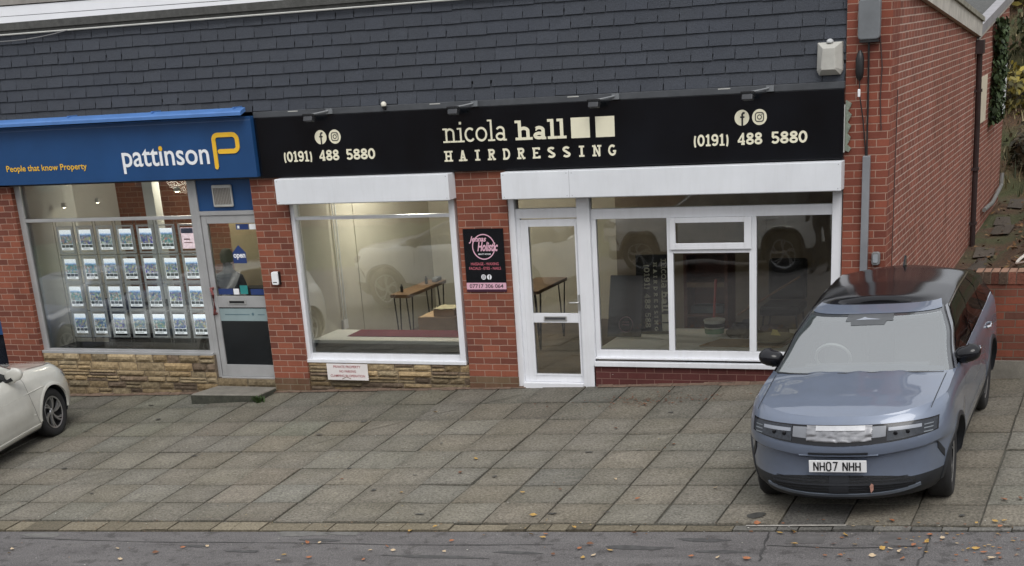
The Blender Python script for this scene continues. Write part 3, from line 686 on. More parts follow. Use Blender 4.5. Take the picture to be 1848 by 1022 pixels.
part('threshold', MB().box(3.288, 4.035, -.005, .13, -.145, -.062), M_WHITE, D2, bevel=.004)
for z0, z1 in ((.03, .628), (.735, 1.71)): part('glass', MB().box(3.425, 3.998, .098, .104, z0, z1), M_GLASSD, D2)
part('glass', MB().box(3.288, 4.035, .098, .104, 1.905, 2.06), M_GLASSD, D2)
mb = MB(); frame(mb, 3.57, 3.846, .655, .702, .012, .012, .01, .01, .058, .07); part('letterbox', mb, MC['steel'], D2); part('letterbox_flap', MB().box(3.582, 3.834, .062, .0695, .665, .692), mat('dark_steel', (.12, .12, .13), .3, .1, metal=.6), D2)
mb = MB(); mb.box(4.0, 4.025, .052, .069, .77, .95); mb.tube([(4.012, .05, .868), (4.012, .02, .868), (3.995, .015, .868), (3.91, .015, .866)], .009, 8); part('handle', mb, MC['steel'], D2)
# shutter boxes
def shutter(x0, x1, z0, z1, label, seams=()):
    t = thing('shutter_box', label, 'shutter box', ((x0 + x1) / 2, -.1, z0), 'white roller shutter boxes')
    mb = MB().box(x0, x1, -.195, -.001, z0, z1); part('casing', mb, M_SHUT, t, bevel=.006)
    mb = MB()
    for s in seams: mb.box(s - .002, s + .002, -.1965, -.194, z0, z1)
    for x in [x0 + .03, x1 - .03] + [s + d for s in seams for d in (-.03, .03)]:
        for z in (z0 + .025, z1 - .025): disc(mb, x, z, .006, front(-.1955), .001, 8)
    part('fixings', mb, mat('grey_fixings', (.42, .42, .44), .5), t)
    part('bottom_slat', MB().box(x0 + .06, x1 - .06, -.12, -.02, z0 - .012, z0 - .001), M_WHITE, t)
shutter(.345, 2.60, 2.048, 2.333, 'shorter white shutter box above the middle shop window')
shutter(3.243, 7.01, 2.04, 2.325, 'long white shutter box over the white door and right hand window', (4.05,))
# interiors
M_WALLC = mat('cream_plaster', (.50, .475, .405), .9, .08, 2); M_WALLW = mat('white_plaster', (.60, .62, .60), .8, .06, 2); M_WALLD = mat('dimmed_brown_wall', (.22, .19, .15), .9, .25, 2)
M_FLOORB = mat('brown_floor', (.10, .075, .055), .5, .3, 5); M_FLOORD = mat('dark_carpet', (.03, .032, .036), .9, .2, 8); M_CEIL = mat('ceiling_white', (.6, .58, .52), .9, .05)
mb = MB(); mb.box(.12, .2, .16, 4.4, -.12, 2.5); mb.box(.2, .422, .16, .86, -.12, 2.5); mb.box(.2, 3.4, 4.3, 4.38, -.12, 2.5); mb.box(2.70, 2.78, .16, .75, -.12, 2.5); mb.box(.2, .30, .86, 1.0, -.12, 2.5); mb.box(.2, .21, 1.95, 2.25, -.12, 2.5)
part('interior_wall', mb, M_WALLC, B)
mb = MB(); mb.box(3.4, 7.2, 3.3, 3.38, -.12, 2.5); mb.box(7.0, 7.2, .46, 3.3, -.12, 2.5); part('interior_wall', mb, M_WALLD, B)  # wall colour darkened to paint in the dim look behind the right panes
mb = MB().box(.12, 7.2, .16, 4.4, -.16, -.12); part('interior_floor', mb, M_FLOORB, B)
part('ceiling', MB().box(.12, 7.2, .2, 4.4, 2.5, 2.54), M_CEIL, B)
mb = MB(); mb.box(-4.28, -4.2, .36, 4, -.12, 2.5); mb.box(-3.66, -3.58, .14, 1.1, .2, 2.5); mb.box(-.1, 0, .36, 4, -.12, 2.5); mb.box(-2.52, -2.36, 1.2, 1.36, -.12, 2.5)
part('interior_wall', mb, M_WALLW, B)
mb = MB().box(-4.2, -.1, 2.9, 3, -.12, 2.5); part('interior_wall', mb, brick_mat('inside_brick', (.24, .10, .065), (.17, .075, .055), (.30, .22, .17)), B)
mb = MB().box(-1.95, -.1, 2.3, 2.36, -.12, 2.5); part('interior_wall', mb, mat('ochre_wall', (.26, .215, .135), .9, .1), B)
part('interior_floor', MB().box(-4.28, 0, .14, 4, -.16, -.1), M_FLOORD, B); part('ceiling', MB().box(-4.28, 0, .2, 4, 2.5, 2.54), M_CEIL, B)
part('display_shelf', MB().box(-3.58, -1.02, .14, .62, .195, .225), M_FLOORD, B)
M_SHELF = mat('white_shelf', (.84, .84, .80), .5, .04)
part('display_shelf', MB().box(.425, 2.70, .14, .80, .345, .385), M_SHELF, B); part('shelf_riser', MB().box(.425, 2.70, .15, .17, .2, .343), mat('dark_riser', (.03, .035, .04), .6, .4, 6), B)
part('display_shelf', MB().box(4.2, 7.0, .14, 1.35, .285, .325), M_SHELF, B)
mb = MB()                                             # next shop on the left, only its dark glass edge is in view
mb.box(-9, -4.28, .1, .14, -.4, 2.36); part('neighbour_shopfront', mb, mat('dark_shopfront', (.012, .014, .02), .12, .3), B)
part('neighbour_shopfront', MB().box(-5.4, -4.29, .06, .098, .42, .60), M_BLUE, B)  # blue panel stands in for a blue car mirrored in the glass
mb = MB().box(-9, 7.1, 4.5, 4.6, -.2, 3.4); part('inner_wall', mb, M_WALLD, B)

# ================================================================== SIGNS
t = thing('shop_sign', 'long glossy black hairdressing sign with cream lettering and two cream squares', 'sign', (3.5, -.03, 2.34))
part('board', MB().box(.088, 7.0, -.06, -.001, 2.342, 3.014), M_BLACK, t, bevel=.003)
F = front(.0); F = lambda x, z, h: Vector((x, -.0603 - h, z))
mb = MB(); slab_text(mb, 'nicola', 2.52, 3.305, 2.653, .224, .10, F); part('lettering', mb, M_CREAM, t)
mb = MB(); slab_text(mb, 'hall', 3.405, 3.995, 2.65, .204, .165, F, .06); part('lettering', mb, M_CREAM, t)
for x in (4.054, 4.336): part('square', MB().box(x, x + .215, -.0645, -.0603, 2.647, 2.857), M_CREAM, t)
mb = MB(); G = glyphs(.19); x = 2.52; word = 'HAIRDRESSING'; st = (4.562 - 2.52 - .095) / 11
for i, ch in enumerate(word):
    wd = .098 if ch != 'I' else .06; cx = 2.572 + i * st; mb = MB(); slab_text(mb, ch, cx - wd / 2, cx + wd / 2, 2.452, .115, .2, F); part('letter', mb, M_CREAM, t)
for x0 in (.432, 5.417):
    for tx, a_, b_, g_ in (('(0191)', 0, .395, .04), ('488', .478, .745, .05), ('5880', .838, 1.214, .05)): mb = MB(); slab_text(mb, tx, x0 + a_, x0 + b_, 2.512, .118, .19, F, g_); part('phone_number', mb, M_CREAM, t)
def icons(x0, z, r, parent, light, dark, FF, swap=False):
    xs = (x0, x0 + 2.38 * r) if not swap else (x0 + 2.38 * r, x0)
    a = MB(); disc(a, xs[0], z, r, FF, .003); disc(a, xs[1], z, r, FF, .003); part('social_icon', a, light, parent)
    b = MB(); k = r / .078
    stroke(b, [(xs[0] + .030 * k, z + .045 * k), (xs[0] + .014 * k, z + .046 * k), (xs[0] + .004 * k, z + .034 * k), (xs[0] + .004 * k, z - .078 * k)], .019 * k, False, FF, .0042)
    stroke(b, [(xs[0] - .018 * k, z + .006 * k), (xs[0] + .028 * k, z + .006 * k)], .016 * k, False, FF, .0045)
    stroke(b, rrect(xs[1], z, .086 * k, .086 * k, .024 * k), .010 * k, True, FF, .0042)
    stroke(b, arc(xs[1], z, .021 * k, .021 * k, 0, 360, 18)[:-1], .009 * k, True, FF, .0042); disc(b, xs[1] + .026 * k, z + .026 * k, .006 * k, FF, .0044, 8)
    part('social_icon_mark', b, dark, parent)
icons(.96, 2.772, .078, t, M_CREAM, M_INK, F); icons(5.946, 2.779, .078, t, M_CREAM, M_INK, F)
mb = MB()                                             # ragged filler beside the sign end
P = [(7.012, 2.42)] + [(7.03 + .05 * (.5 + .5 * math.sin(i * 2.1)) * (1 - .3 * rnd.random()), 2.40 + i * .036) for i in range(14)] + [(7.012, 2.9)]
mb.prism([(x, -.002, z) for x, z in P], (0, -.03, 0)); part('end_filler', mb, M_FOAM, t)
part('end_trim', MB().box(7.001, 7.009, -.055, -.002, 2.40, 2.86), M_LGREY, t)

t = thing('shop_sign', 'blue estate agent sign with white and yellow lettering', 'sign', (-3, -.06, 2.36))
part('board', MB().box(-8.9, .083, -.125, -.001, 2.362, 3.04), M_BLUE, t, bevel=.004)
F2 = lambda x, z, h: Vector((x, -.1253 - h, z))
part('board_trim', MB().box(-8.9, .083, -.1275, -.1252, 3.0, 3.006), mat('blue_line', (.10, .17, .32), .5), t)
part('lettering', sans('pattınson', -1.80, -.545, 2.450, 2.735, F2, .006, .012), M_TXTW, t)
mb = MB(); disc(mb, -1.222, 2.728, .029, F2, .006, 16); part('i_dot', mb, M_YEL, t)
part('slogan', sans('People that know Property', -3.59, -2.345, 2.502, 2.598, F2, .004, .012), M_YEL, t)
mb = MB(); L = [(-.452, 2.492), (-.452, 2.80)] + arc(-.39, 2.80, .062, .052, 180, 90, 6) + [(-.195, 2.852)] + arc(-.195, 2.79, .066, .062, 90, 0, 6) + [(-.129, 2.72)] + arc(-.195, 2.718, .066, .052, 0, -90, 6) + [(-.385, 2.666)]
stroke(mb, L, .052, False, F2, .012)
for p in (L[0], L[-1]): disc(mb, p[0], p[1], .026, F2, .0121, 14)
part('emblem', mb, M_YEL, t)
t = thing('sign_light', 'pale blue trough light running above the blue sign', 'sign light', (-3.4, -.2, 3.07))
mb = MB(); mb.prism([(-8.9, -.27, 3.065), (-8.9, -.15, 3.10), (-8.9, -.15, 3.145), (-8.9, -.255, 3.112), (-8.9, -.27, 3.10)], (8.95, 0, 0)); part('trough', mb, M_TROUGH, t)
for x in (-8.2, -6.7, -5.2, -3.9, -2.45, -1.22, -.08): part('bracket', MB().box(x - .012, x + .012, -.2, -.02, 3.135, 3.155), M_TROUGH, t)

FL = [(.914, 'left hand phone number'), (2.736, 'start of the large cream lettering'), (4.378, 'two cream squares'), (6.044, 'right hand phone number')]
for x, s in FL:
    t = thing('floodlight', 'small dark floodlight on a bent arm above the ' + s, 'floodlight', (x, -.06, 3.03), 'floodlights along the black sign')
    part('bracket', MB().box(x + .16, x + .24, -.085, -.0625, 3.022, 3.08), M_GREYPL, t)
    part('arm', MB().tube([(x + .19, -.085, 3.055), (x + .10, -.16, 3.04), (x + .02, -.2, 3.03)], .011, 6), M_GREYPL, t)
    mb = MB(); c = Vector((x, -.2, 2.985)); A = [Vector((-.055, -.035, .03)), Vector((.055, -.035, .03)), Vector((.055, .045, .012)), Vector((-.055, .045, .012))]
    mb.prism([c + p for p in A], (0, -.02, -.05)); part('head', mb, mat('dark_lamp', (.04, .042, .047), .4), t, bevel=.006)
    mb = MB(); mb.tube([c + Vector((-.07, 0, .0)), c + Vector((-.07, -.02, .05)), c + Vector((.07, -.02, .05)), c + Vector((.07, 0, 0))], .007, 5); part('yoke', mb, M_BLKPL, t)
    part('lens', MB().box(x - .045, x + .045, -.235, -.232, 2.955, 2.995), mat('lamp_glass', (.16, .165, .175), .15, .1), t)
    part('flashing_mark', MB().box(x - .35, x - .22, -.0635, -.0622, 3.064, 3.074), M_LGREY, t)
t = thing('sensor', 'small cream sensor knob on a dark stalk above the black sign', 'sensor', (1.83, -.08, 3.04))
part('stalk', MB().tube([(1.83, -.05, 3.05), (1.83, -.09, 3.055), (1.83, -.095, 3.08)], .02, 8), M_BLKPL, t)
part('dome', MB().lathe([(.0, .05), (.018, .046), (.03, .03), (.032, .012), (.028, 0), (0, 0)], (1.83, -.095, 3.075), 'z', 14), mat('cream_plastic', (.75, .72, .62), .4), t, sm=True)

t = thing('alarm_box', 'off white burglar alarm box on the slates near the corner', 'alarm box', (6.84, -.05, 3.14))
Y0, Y1 = .02, -.145; o = [(6.715, 3.19), (6.74, 3.145), (6.955, 3.145), (6.975, 3.19), (6.965, 3.452), (6.72, 3.452)]; n = [(6.775, 3.22), (6.78, 3.2), (6.915, 3.2), (6.92, 3.22), (6.905, 3.40), (6.79, 3.40)]
mb = MB(); A = [Vector((x, Y0, z)) for x, z in o]; B2 = [Vector((x, -.05, z)) for x, z in o]; C2 = [Vector((x, Y1, z)) for x, z in n]
mb.face(C2); mb.face(A[::-1])
for U, V2 in ((A, B2), (B2, C2)):
    for i in range(6): mb.face([U[i], U[(i+1) % 6], V2[(i+1) % 6], V2[i]])
part('casing', mb, mat('aged_white_plastic', (.47, .46, .42), .5, .12, 7), t, bevel=.004)
part('beacon', MB().lathe([(.035, 0), (.034, .018), (.02, .032), (0, .036)], (6.845, -.06, 3.45), 'z', 14), mat('clear_plastic', (.55, .56, .56), .2), t, sm=True)
t = thing('junction_box', 'dark grey rounded utility box high on the brick corner', 'utility box', (7.23, -.04, 3.44))
mb = MB(); P = rrect(7.23, 3.64, .215, .37, .035); mb.prism([(x, -.002, z) for x, z in P], (0, -.09, 0)); part('casing', mb, M_GREYPL, t, bevel=.012)
part('base', MB().box(7.14, 7.33, -.085, -.004, 3.43, 3.452), M_BLKPL, t)
mb = MB(); mb.tube([(7.225, -.03, 3.45), (7.232, -.022, 2.9), (7.235, -.03, 2.36)], .011, 6); part('cable', mb, M_BLKPL, t)
part('cable', MB().tube([(7.33, -.012, 3.5), (7.36, -.012, 3.2), (7.35, -.012, 2.9), (7.37, -.012, 2.6)], .006, 5), mat('brown_cable', (.05, .03, .028), .7), t)
t = thing('cable_joint', 'black cable joint hanging below the grey box with a white tag', 'cable joint', (7.14, -.04, 2.9))
part('body', MB().lathe([(.012, 0), (.035, .03), (.042, .08), (.042, .2), (.03, .25), (.012, .28), (0, .28)], (7.145, -.05, 3.08), 'z', 12), M_BLKPL, t, sm=True)
part('tag', MB().box(7.132, 7.158, -.06, -.045, 2.925, 3.0), M_TXTW, t, bevel=.006)
part('cable', MB().tube([(7.145, -.05, 3.1), (7.15, -.05, 2.95), (7.19, -.03, 2.7), (7.225, -.025, 2.36)], .007, 5), M_BLKPL, t)
t = thing('wall_lamp', 'small bulkhead lamp low on the brick corner beside the grey duct', 'wall lamp', (7.36, -.02, 1.27))
mb = MB(); mb.prism([(x, -.002, z) for x, z in rrect(7.36, 1.337, .085, .135, .025)], (0, -.05, 0)); part('surround', mb, mat('lamp_bezel', (.20, .20, .20), .4), t, bevel=.008)
mb = MB(); mb.prism([(x, -.0525, z) for x, z in rrect(7.36, 1.34, .05, .085, .012)], (0, -.012, 0)); part('lens', mb, mat('grey_lens', (.32, .34, .36), .25), t)
t = thing('key_safe', 'white key safe fixed to the brick pillar beside the agent door', 'key safe', (.1, -.02, 1.09))
mb = MB(); mb.prism([(x, -.002, z) for x, z in rrect(.103, 1.167, .092, .155, .02)], (0, -.055, 0)); part('body', mb, M_TXTW, t, bevel=.006)
mb = MB(); disc(mb, .1, 1.205, .02, front(.0575), .001, 14); mb.box(.075, .13, -.059, -.0575, 1.115, 1.125); part('keypad', mb, M_BLKPL, t)
part('mount', MB().box(.146, .16, -.04, -.002, 1.09, 1.245), M_BLKPL, t)
# wall plaque
t = thing('wall_plaque', 'black and pink beauty sign on the brick pillar with a phone number', 'sign', (2.9, -.01, .995))
part('board', MB().box(2.652, 3.152, -.012, -.001, .997, 1.707), M_BLACK, t); F3 = lambda x, z, h: Vector((x, -.0122 - h, z))
M_PINK = mat('pink_print', (.72, .42, .52), .5, .03); M_ROSE = mat('rose_print', (.52, .13, .17), .5, .05)
part('pink_band', MB().box(2.652, 3.152, -.0135, -.0122, 1.025, 1.10), M_PINK, t); part('plum_band', MB().box(2.652, 3.152, -.0135, -.0122, .997, 1.022), mat('plum_print', (.05, .012, .03), .5), t)
part('phone_number', sans('07717 306 064', 2.69, 3.115, 1.040, 1.085, F3, .002, .012), M_INK, t)
mb = MB(); stroke(mb, arc(2.90, 1.505, .138, .138, 0, 360, 40)[:-1], .012, True, F3, .0012); part('ring', mb, M_PINK, t)
part('script_lettering', sans('Jennas', 2.72, 2.94, 1.545, 1.625, F3, .0022, .03, .35), M_PINK, t); part('script_lettering', sans('Holistic', 2.82, 3.08, 1.455, 1.56, F3, .0025, .03, .35), M_PINK, t)
part('small_lettering', sans('BEAUTY ROOMS', 2.83, 2.985, 1.415, 1.432, F3, .002, .02), M_TXTW, t)
part('service_list', sans('MASSAGE - WAXING', 2.725, 3.075, 1.298, 1.330, F3, .002, .015), M_ROSE, t); part('service_list', sans('FACIALS - EYES - NAILS', 2.70, 3.10, 1.248, 1.280, F3, .002, .015), M_ROSE, t)
icons(2.875, 1.165, .03, t, M_TXTW, M_INK, F3, True)
t = thing('notice_sign', 'white private property no parking notice with red lettering on the stone plinth', 'sign', (.96, -.0, -.07))
part('board', MB().box(.676, 1.243, -.035, -.025, -.072, .128), mat('notice_white', (.78, .74, .72), .5, .05), t); F4 = lambda x, z, h: Vector((x, -.0352 - h, z)); M_RED = mat('red_print', (.38, .09, .10), .6, .1)
for s, a, b, z in (('PRIVATE PROPERTY', .77, 1.15, .078), ('NO PARKING', .85, 1.08, .022), ('CLAMPING IN OPERATION', .72, 1.20, -.034)): part('lettering', sans(s, a, b, z, z + .03, F4, .002, .012), M_RED, t)
part('smear', MB().tube([(.88, -.037, -.06), (.94, -.037, -.03), (1.0, -.037, -.055)], .004, 4), mat('rust_smear', (.25, .15, .12), .8), t)
# step with a tuft of weeds
mb = MB(); zt = -.195
P = [(-1.085, -.47), (-.13, -.40), (-.115, .025), (-.985, .025)]
mb.prism([(x, y, -.40) for x, y in P], (0, 0, .40 + zt))
t = thing('doorstep', 'worn concrete step below the estate agent door', 'doorstep', (-.6, -.2, -.4)); part('tread', mb, M_CONC, t, bevel=.012)
M_RISER = mat('riser_concrete', (.055, .056, .042), .95, .4, 14, bmp=.8, fine=80)  # risers coloured darker and greener than the tread
for a_, b_ in ((P[0], P[1]), (P[1], P[2])):
    d_ = Vector((b_[0] - a_[0], b_[1] - a_[1], 0)).normalized(); n_ = Vector((d_.y, -d_.x, 0)) * .004; mb = MB(); zl = zt - .014
    mb.face([Vector((a_[0], a_[1], -.4)) + n_, Vector((b_[0], b_[1], -.4)) + n_, Vector((b_[0], b_[1], zl)) + n_, Vector((a_[0], a_[1], zl)) + n_]); part('riser', mb, M_RISER, t, weld=False)
mb = MB()
for i in range(60):
    a = rnd.random() * 6.3; l = rnd.uniform(.05, .13); b = Vector((-.12 + rnd.gauss(0, .03), -.42 + rnd.gauss(0, .03), gz(-.1, -.4) - .005)); d = Vector((math.cos(a) * .6, math.sin(a) * .6, .8)) * l; s = Vector((-math.sin(a), math.cos(a), 0)) * .010; v = rnd.uniform(.7, 1.4)
    mb.face([b - s * .5, b + d * .6 - s, b + d, b + d * .6 + s, b + s * .5], None, (.05 * v, .085 * v, .025 * v))
solo('weed', mb, vcol_mat('weed_leaf', .7, 30, .3, 0), 'green weed growing at the corner of the doorstep', 'weed', weld=False)

# ================================================================== INSIDE THE SHOPS
def photo_mat():
    m, t, b = new_mat('house_photo'); uv = t.nodes.new('ShaderNodeUVMap').outputs[0]; oi = t.nodes.new('ShaderNodeObjectInfo')
    sx = t.nodes.new('ShaderNodeSeparateXYZ'); t.links.new(uv, sx.inputs[0])
    off = nd(t, 'ShaderNodeCombineXYZ'); t.links.new(oi.outputs['Random'], off.inputs[2])
    ml = nd(t, 'ShaderNodeVectorMath', operation='SCALE'); t.links.new(off.outputs[0], ml.inputs[0]); ml.inputs['Scale'].default_value = 50
    ad = nd(t, 'ShaderNodeVectorMath', operation='ADD'); t.links.new(uv, ad.inputs[0]); t.links.new(ml.outputs[0], ad.inputs[1])
    n = nd(t, 'ShaderNodeTexNoise', Scale=6, Detail=5, Roughness=.7); t.links.new(ad.outputs[0], n.inputs['Vector'])
    hy = nd(t, 'ShaderNodeMath', operation='MULTIPLY_ADD'); t.links.new(n.outputs['Fac'], hy.inputs[0]); hy.inputs[1].default_value = .22; t.links.new(sx.outputs['Y'], hy.inputs[2])
    vo = nd(t, 'ShaderNodeTexVoronoi', Scale=8); t.links.new(ad.outputs[0], vo.inputs['Vector'])
    house = ramp(t, vo.outputs['Color'], [(.15, (.05, .08, .13)), (.35, (.16, .22, .16)), (.5, (.10, .17, .30)), (.65, (.36, .20, .13)), (.85, (.55, .56, .55))])
    land = mixc(t, .45, house, ramp(t, n.outputs['Fac'], [(.35, (.04, .08, .16)), (.48, (.14, .22, .32)), (.58, (.20, .27, .11)), (.68, (.6, .6, .57))]))
    fr = ramp(t, hy.outputs[0], [(.40, (.08, .12, .18)), (.62, (.12, .20, .33)), (.76, (.13, .27, .52)), (.82, (.45, .60, .80)), (.90, (.84, .88, .93))])
    msk = ramp(t, hy.outputs[0], [(.66, (1,) * 3), (.8, (0,) * 3)])
    hu = nd(t, 'ShaderNodeHueSaturation', Saturation=1.25); hm = nd(t, 'ShaderNodeMath', operation='MULTIPLY_ADD'); t.links.new(oi.outputs['Random'], hm.inputs[0]); hm.inputs[1].default_value = .16; hm.inputs[2].default_value = .42
    t.links.new(hm.outputs[0], hu.inputs['Hue']); t.links.new(land, hu.inputs['Color'])
    t.links.new(mixc(t, msk, fr, hu.outputs[0]), b.inputs['Base Color']); b.inputs['Roughness'].default_value = .35; return m
M_PHOTO = photo_mat(); M_PAPER = mat('card_paper', (.82, .85, .88), .5, .02)
M_POST = mat('red_white_poster', (.78, .60, .65), .5, .25, 30)
for m_ in (M_PHOTO, M_PAPER, M_POST):                          # the pockets are LED backlit
    b_ = m_.node_tree.nodes['Principled BSDF']; m_.node_tree.links.new(b_.inputs['Base Color'].links[0].from_socket, b_.inputs['Emission Color']); b_.inputs['Emission Strength'].default_value = .7; M_ACR = mat('acrylic_edge', (.60, .62, .62), .15, .1); M_ACR.node_tree.nodes['Principled BSDF'].inputs['Emission Color'].default_value = (.9, .95, 1, 1); M_ACR.node_tree.nodes['Principled BSDF'].inputs['Emission Strength'].default_value = .07
def card(x, z, special=False):
    t = thing('property_card', '', 'property card', (x, .25, z - .17), 'property cards in the agent window')
    mb = MB(); frame(mb, x - .125, x + .125, z - .175, z + .175, .012, .012, .012, .012, .235, .262); frame(mb, x - .108, x + .108, z - .158, z + .158, .006, .006, .006, .006, .228, .2345); part('acrylic_pocket', mb, M_ACR, t)
    part('paper', MB().box(x - .094, x + .094, .244, .248, z - .128, z + .128), M_POST if special else M_PAPER, t)
    mb = MB(); y = .2432
    if not special:
        mb.face([(x - .089, y, z - .055), (x + .089, y, z - .055), (x + .089, y, z + .123), (x - .089, y, z + .123)], [(0, 0), (1, 0), (1, 1), (0, 1)]); part('photo', mb, M_PHOTO, t)
        mb = MB()
        for i in range(3): mb.box(x - .086 + i * .06, x - .032 + i * .06, y - .0005, y, z - .097, z - .060)
        part('thumbnail', mb, mat('thumb_grey', (.30, .34, .36), .5, .6, 40), t)
        mb = MB()
        for i in range(2): mb.box(x - .07, x + .045, y - .0005, y, z - .110 - i * .010, z - .106 - i * .010)
        part('small_print', mb, M_GREYPL, t)
    else:
        mb = MB().box(x - .089, x + .089, y - .0005, y, z + .06, z + .123); part('photo', mb, mat('poster_blue', (.25, .32, .52), .5, .3), t)
        mb = MB(); mb.box(x - .06, x + .03, y - .0007, y, z - .02, z - .005); mb.box(x - .06, x + .06, y - .0007, y, z - .06, z - .05); part('small_print', mb, M_RED, t)
    return t
ORD = ('first', 'second', 'third', 'fourth', 'fifth', 'sixth', 'seventh'); ROWN = ('top', 'second', 'third', 'bottom')
c0 = card(-3.15, 1.625); cs = card(-3.15 + 6 * .3135, 1.625, True)
for ri, z in enumerate((1.625, 1.255, .90, .545)):
    for ci in range(7):
        x = -3.15 + ci * .3135
        if ri == 0 and ci == 6: o = cs
        elif ri == 0 and ci == 0: o = c0
        else:
            o = c0.copy(); COL.objects.link(o); o.location = (x, .25, z - .17)
            for ch in list(c0.children):
                d = ch.copy(); COL.objects.link(d); d.parent = o
        o['label'] = ('pink and blue poster in a clear pocket, ' if o is cs else 'house card in a clear pocket, ') + ORD[ci] + ' from left in the ' + ROWN[ri] + ' row'
t = thing('cable_display', 'thin steel cables and rails carrying the rows of house cards', 'display cables', (-2.2, .27, .23))
mb = MB()
for i in range(8):
    for d in (-.022, .022):
        x = -3.15 + (i - .5) * .3135 + d; mb.tube([(x, .252, .23), (x, .252, 1.86)], .004, 5)
part('cable', mb, mat('cable_steel', (.6, .6, .6), .25, .05, metal=.8), t)
mb = MB()
for z in (.36, .715, 1.07, 1.435): mb.box(-3.30, -1.12, .25, .256, z - .004, z + .004)
part('rail', mb, MC['cable_steel'], t)
M_SPOT = lamp_mat('warm_spot', (1, .86, .6), 9)
for i, (x, y, z) in enumerate(((-3.05, .9, 2.02), (-3.45, .7, 1.99), (-1.83, 1.0, 2.12), (-1.99, 1.2, 2.10))):
    t = thing('spotlight', ('lit spotlight over the second card column', 'lit spotlight nearest the left edge of the card window', 'lit spotlight over the fifth card column', 'smaller lit spotlight just left of the one over the fifth column')[i], 'spotlight', (x, y, z), 'spotlights inside the estate agent')
    part('stem', MB().tube([(x, y, z + .05), (x, y, 2.5)], .0012, 4), M_CEIL, t)
    part('shade', MB().lathe([(.0, .06), (.03, .055), (.036, .0)], (x, y, z), 'z', 14), M_LGREY, t); part('bulb', MB().lathe([(0, -.012), (.018, -.006), (.026, .008), (0, .01)], (x, y, z), 'z', 12), M_SPOT, t)
def lamp(x, y, z, e, c, r=.25):
    l = bpy.data.lights.new('ceiling_lamp_light', 'POINT'); l.energy = e; l.color = c; l.shadow_soft_size = r
    o = bpy.data.objects.new('ceiling_lamp_light', l); COL.objects.link(o); o.location = (x, y, z); return o
def ceiling_lamp(x, y, label, e, c):
    t = thing('ceiling_lamp', label, 'ceiling lamp', (x, y, 2.38)); part('rim', MB().lathe([(.17, .1), (.17, .06), (.155, .05)], (x, y, 2.38), 'z', 24), M_WHITE, t)
    part('diffuser', MB().lathe([(.155, .05), (.11, .015), (0, 0)], (x, y, 2.38), 'z', 24), lamp_mat('lit_diffuser', c, 5), t, sm=True)
    l = lamp(0, 0, -.1, e, c); l.parent = t
ceiling_lamp(-2.2, 1.7, 'round lit ceiling lamp inside the estate agent', 38, (1, .90, .74)); ceiling_lamp(1.1, 2.0, 'round warm ceiling lamp in the cream hair salon', 72, (1, .94, .82))
def person_mesh(name, verts, edges, radii, m, parent, sub=2):
    me = bpy.data.meshes.new(name); me.from_pydata(verts, edges, []); o = link(name, me, m, parent)
    o.modifiers.new('skin', 'SKIN'); o.modifiers.new('sub', 'SUBSURF').levels = sub; o.modifiers['sub'].render_levels = sub
    for v, r in zip(me.skin_vertices[0].data, radii): v.radius = r if isinstance(r, tuple) else (r, r); v.use_root = False
    me.skin_vertices[0].data[0].use_root = True
    for p in me.polygons: p.use_smooth = True
    o.modifiers['skin'].use_smooth_shade = True
    return o
M_SKIN = mat('skin', (.48, .27, .19), .55, .08); M_HAIR = mat('dark_hair', (.012, .010, .009), .6, .2); M_TOP = mat('dark_jumper', (.03, .034, .042), .9, .2)
# seated person behind the agent door, seen from behind
t = thing('person', 'seated person with short dark hair and dark top behind the agent door glass', 'person', (-1.72, 1.75, -.1))
V = [(0,0,.52),(0,0,.75),(0,.0,1.0),(0,.01,1.10),(0,.02,1.17),(0,.03,1.27),(-.17,.01,.99),(.17,.01,.99),(-.23,.06,.74),(.23,.06,.74),(-.16,.26,.68),(.16,.26,.68),(-.1,.02,.50),(.1,.02,.50),(-.12,.42,.50),(.12,.42,.50),(-.12,.44,.08),(.12,.44,.08)]
E_ = [(0,1),(1,2),(2,3),(3,4),(4,5),(2,6),(2,7),(6,8),(7,9),(8,10),(9,11),(0,12),(0,13),(12,14),(13,15),(14,16),(15,17)]
Rr = [(.16,.12),(.15,.11),(.15,.10),.06,.075,.085,.07,.07,.05,.05,.035,.035,.09,.09,.06,.06,.045,.045]
person_mesh('body', V, E_, Rr, M_TOP, t)
part('head', MB().lathe([(0, -.13), (.05, -.12), (.072, -.07), (.082, 0), (.078, .06), (.05, .105), (0, .12)], (-1.72, 1.78, 1.15), 'z', 18), M_SKIN, t, sm=True)
part('hair', MB().lathe([(.085, -.05), (.094, 0), (.09, .07), (.058, .12), (0, .135)], (-1.72, 1.77, 1.15), 'z', 18), M_HAIR, t, sm=True)
t = thing('chair', 'dark office chair under the seated person', 'chair', (-1.72, 1.75, -.1))
part('seat', MB().box(-1.95, -1.49, 1.6, 2.05, .27, .33), M_BLKPL, t, bevel=.02); part('stem', MB().lathe([(.03, 0), (.03, .3)], (-1.72, 1.82, -.04), 'z', 10), M_BLKPL, t); part('base', MB().lathe([(0, .05), (.05, .04), (.26, .01), (.26, 0), (0, 0)], (-1.72, 1.82, -.1), 'z', 20), M_BLKPL, t)
t = thing('desk', 'made up dark desk added to darken the view behind the lower card rows', 'desk', (-2.4, 1.5, -.1)); M_DESK = mat('dark_desk', (.022, .024, .028), .5, .3)  # desk added to darken the background behind the lower cards
part('desk_top', MB().box(-3.45, -2.02, 1.15, 1.8, .66, .70), M_DESK, t); part('modesty_panel', MB().box(-3.45, -2.02, 1.16, 1.2, -.1, .66), M_DESK, t)
for x in (-3.40, -2.07): part('leg', MB().box(x - .02, x + .02, 1.74, 1.79, -.1, .66), M_DESK, t)
